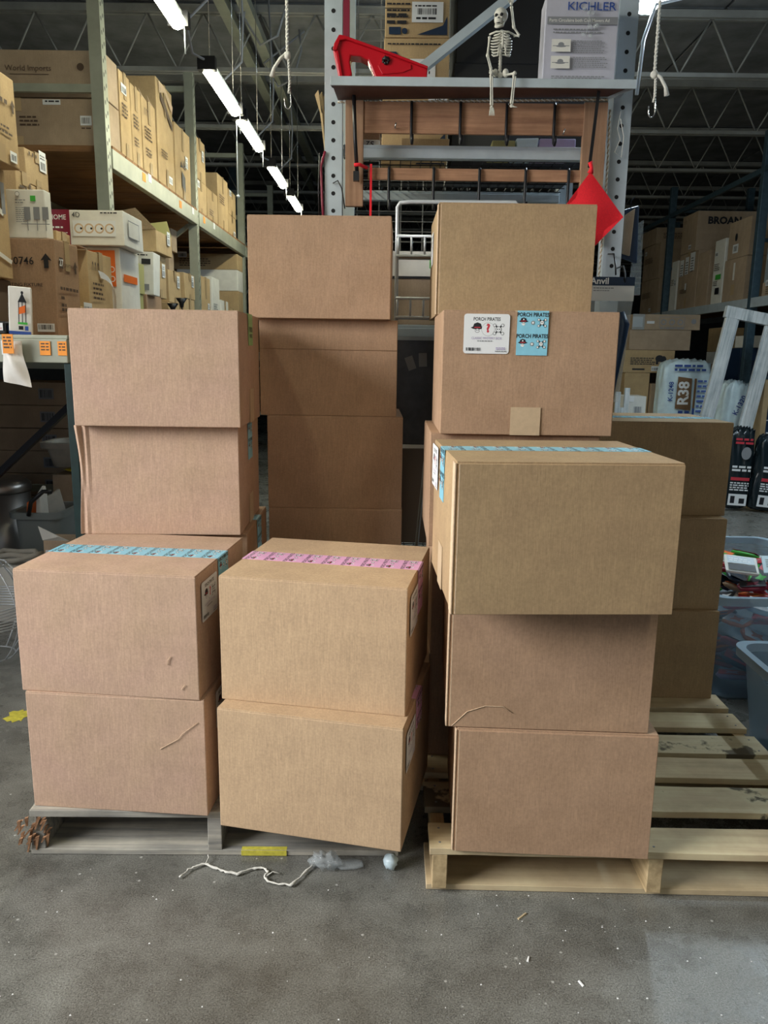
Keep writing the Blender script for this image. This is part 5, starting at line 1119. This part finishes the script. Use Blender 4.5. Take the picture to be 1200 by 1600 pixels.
q_('dark plinth carton under the black boxes', 4.1, 4.92, 9.3, 9.7, 0, .298)
o = q_('white box at the top behind the white frame', 4.15, 4.4, 9.3, 9.6, 1.562, 1.70, 'white_box'); q_('maroon topped box behind the white frame', 4.42, 4.8, 9.3, 9.6, 1.562, 1.66, 'maroon')
o = q_('tan carton with a blue printed panel at the right edge', 3.86, 4.05, 8.10, 8.35, 0, 1.22, 'cb_shelf'); PR().rect(.05, .62, .21, 1.0, 0).rect(.05, .8, .21, .81, 1).lines(.06, .66, .13, 3, .02, .02, 1).put('print', o, *fside(1), ['navy', 'white'])
# insulation bundles
def puff(label, name, loc, w_, d_, h_, rot, mat='insul'):
    bm = bmesh.new(); bmesh.ops.create_cube(bm, size=1); bmesh.ops.subdivide_edges(bm, edges=bm.edges[:], cuts=11, use_grid_fill=True)
    for v in bm.verts:
        u, q, s = v.co*2; e = lambda a: max(0, 1-a*a)
        k = 1-.05*(abs(u)**4+abs(q)**4+abs(s)**4); nz = .012*sin(9*u+5*s)*cos(7*q+3*u)
        v.co = (u*w_/2*k*(1+.05*e(q)*e(s))+nz, q*d_/2*k*(1+.16*e(u)*e(s))+nz, (s*k*(1+.02*e(u))+1)*h_/2+(nz*2.2 if s > .9 else 0))
    me = bpy.data.meshes.new(name); bm.to_mesh(me); bm.free(); me.materials.append(MT[mat])
    for p_ in me.polygons: p_.use_smooth = True
    o = obj(name, me, None, loc); o.rotation_euler = rot; return o
o = puff('', 'insulation_bag', (3.42, 9.2, 0), .60, .30, 1.43, (0, 0, 0)); tag(o, 'pale blue wrapped insulation bundle marked R38 standing on the floor', 'insulation')
PR().poly([(-.14, .855), (.04, .835), (.03, 1.20), (-.13, 1.22)], 0).text('R38', -.05, 1.03, .17, 1, 1.5, 1, 'CENTER', R(90)).rect(.06, .65, .085, 1.2, 0).rect(.06, .65, .085, .86, 2).text('K-1248', -.20, 1.05, .075, 2, 1, 1, 'CENTER', R(90)).text('K-1248', .235, 1.03, .075, 2, 1, 1, 'CENTER', R(90)).lines(-.1, .80, .13, 3, .03, .03, 2).lines(.1, 1.16, .10, 8, .022, .035, 3).lines(-.18, 1.33, .36, 2, .025, .02, 2).put('print', o, (0, -.19, 0), *FRONT, ['brown_ink2', 'white', 'ink_blue', 'insul_ink'])
o = puff('', 'insulation_bag', (3.60, 8.62, 0), .30, .26, 1.22, (0, R(9), 0)); tag(o, 'second insulation bundle leaning behind the white wooden frame', 'insulation')
PR().text('K-1320', .03, .95, .075, 0, 1, 1, 'CENTER', R(75)).lines(-.1, .60, .16, 4, .03, .03, 0).put('print', o, (0, -.165, 0), *FRONT, ['ink_blue'])
# whitewashed window frame leaning
o = empty('window_frame', (3.06, 8.0, 0)); tag(o, 'whitewashed weathered wooden window frame leaning before the insulation', 'frame')
o.rotation_euler = (R(-3), R(10.2), 0)
for x0 in (.0, .44): bx('stile', (x0, x0+.115, 0, .05, 0, 1.97), 'white_wood', o, .004); bx('inner_bead', (x0+(.1 if x0 == 0 else -.025), x0+(.14 if x0 == 0 else .015), .012, .04, .11, 1.88), 'white_wood', o, .002)
bx('top_rail', (-.02, .575, -.004, .054, 1.875, 1.99), 'white_wood', o, .004); bx('bottom_rail', (-.02, .575, -.004, .054, 0, .11), 'white_wood', o, .004)
# glossy black bags
for k, (x, y, w_) in enumerate(((3.30, 7.35, .23), (3.54, 7.28, .26))):
    o = puff('', 'product_bag', (x, y, 0), w_, .2, .80-.06*k, (0, R(2+3*k), R(-5)), 'dark_bag'); tag(o, ['glossy black printed bag on the floor, nearer the far right cartons', 'glossy black printed bag on the floor at the picture edge'][k], 'bag')
    PR().disc(.03, .56, .045, 1, .06).lines(-.08, .42, .17, 2, .02, .012, 0).rect(-.08, .30, .09, .33, 2).lines(-.08, .27, .17, 4, .012, .01, 0).rect(-.08, .06, .09, .17, 0).rect(-.06, .08, -.02, .15, 3).rect(.02, .08, .07, .13, 3).lines(-.08, .68, .16, 2, .02, .014, 2).put('print', o, (0, -.125, 0), *FRONT, ['paper', 'ink_gray', 'ink_red', 'ink'])

# ---------------------------------------------------------------- clear totes of packages
t1 = bin_('plastic_tote', 'large clear plastic tote heaped with small packages at the right edge', 1.34, 2.05, 3.02, 4.12, 0, .47, 'tote_clear', 'tote_rim', 'tote', .05)
t2 = bin_('plastic_tote', 'nearer clear plastic tote cut by the right picture edge', 1.32, 1.85, 2.12, 2.78, 0, .37, 'tote_clear', 'tote_rim', 'tote', .05)
GP = 'small packages heaped in the clear totes'
cols = ['orange', 'ink_red', 'white_box', 'paper', 'shrink', 'navy', 'insul', 'clear_bag', 'maroon', 'green', 'plastic_lilac', 'ink_gray', 'cb_dull', 'ink_red']
CN = dict(orange='orange', ink_red='red', white_box='off white', paper='white', shrink='clear film', navy='navy blue', insul='pale blue', clear_bag='clear', maroon='maroon', green='green', plastic_lilac='lilac', ink_gray='gray', cb_dull='brown')
def pack(x, y, z, s, mt, rot, which):
    m = MB(); m.blob((0, 0, 0), (s, s*.7, s*.22), 0, 8, 6, lambda d: 1+.25*(abs(d.x*d.y)**.5)); m.box(-s*.8, s*.8, -s*.5, s*.5, s*.19, s*.205, 1)
    o = m.build('package', [mt, rnd.choice(['paper', 'ink', 'orange', 'ink_red', mt])], None, (x, y, z)); o.rotation_euler = rot
    tag(o, CN[mt]+' wrapped package in the heap inside the '+which+' clear tote', 'package', CN[mt]+' packages in the '+which+' tote')
rnd = random.Random(3)
for lay, z in enumerate((.07, .15, .23, .31, .38, .44)):
    for i in range(5):
        for j in range(7):
            if lay < 4 and (i > 0 and 0 < j): continue
            if lay == 5 and (i in (0, 4) or j in (0, 6)): continue
            pack(1.495+i*.107+rnd.uniform(-.012, .012)+(.02 if lay < 2 and i == 0 else 0), 3.17+j*.133+rnd.uniform(-.02, .02), z+rnd.uniform(-.01, .01), rnd.uniform(.055, .075), rnd.choice(cols), (rnd.uniform(-.45, .45), rnd.uniform(-.45, .45), rnd.uniform(0, 3)), 'far')
for lay, z in enumerate((.05, .12)):
    for i in range(3):
        for j in range(4): pack(1.47+i*.12, 2.28+j*.125, z, rnd.uniform(.05, .065), rnd.choice(['navy', 'plastic_lilac', 'insul', 'white_box']), (rnd.uniform(-.3, .3), rnd.uniform(-.3, .3), rnd.uniform(0, 3)), 'near')
o = carton('clear blister pack with a dark green card on top of the tote heap', 1.50, 1.64, 3.32, 3.44, .49, .505, 'white_box', .2, 'n', tilt=(R(24), R(4), R(-12))); PR().rect(.012, .06, .128, .112, 0).lines(.02, .09, .09, 2, .006, .008, 1).rect(.012, .01, .128, .055, 2).put('print', o, (0, 0, .0155), (1, 0, 0), (0, 1, 0), ['steel', 'white', 'ink'])
o = carton('pale blue blister pack beside the green one on the tote heap', 1.66, 1.82, 3.30, 3.44, .485, .50, 'insul', 0, 'n', tilt=(R(20), R(-6), R(-20))); PR().lines(.015, .10, .12, 5, .006, .008, 0).disc(.11, .03, .015, 1).put('print', o, (0, 0, .0155), (1, 0, 0), (0, 1, 0), ['ink_gray', 'orange'])
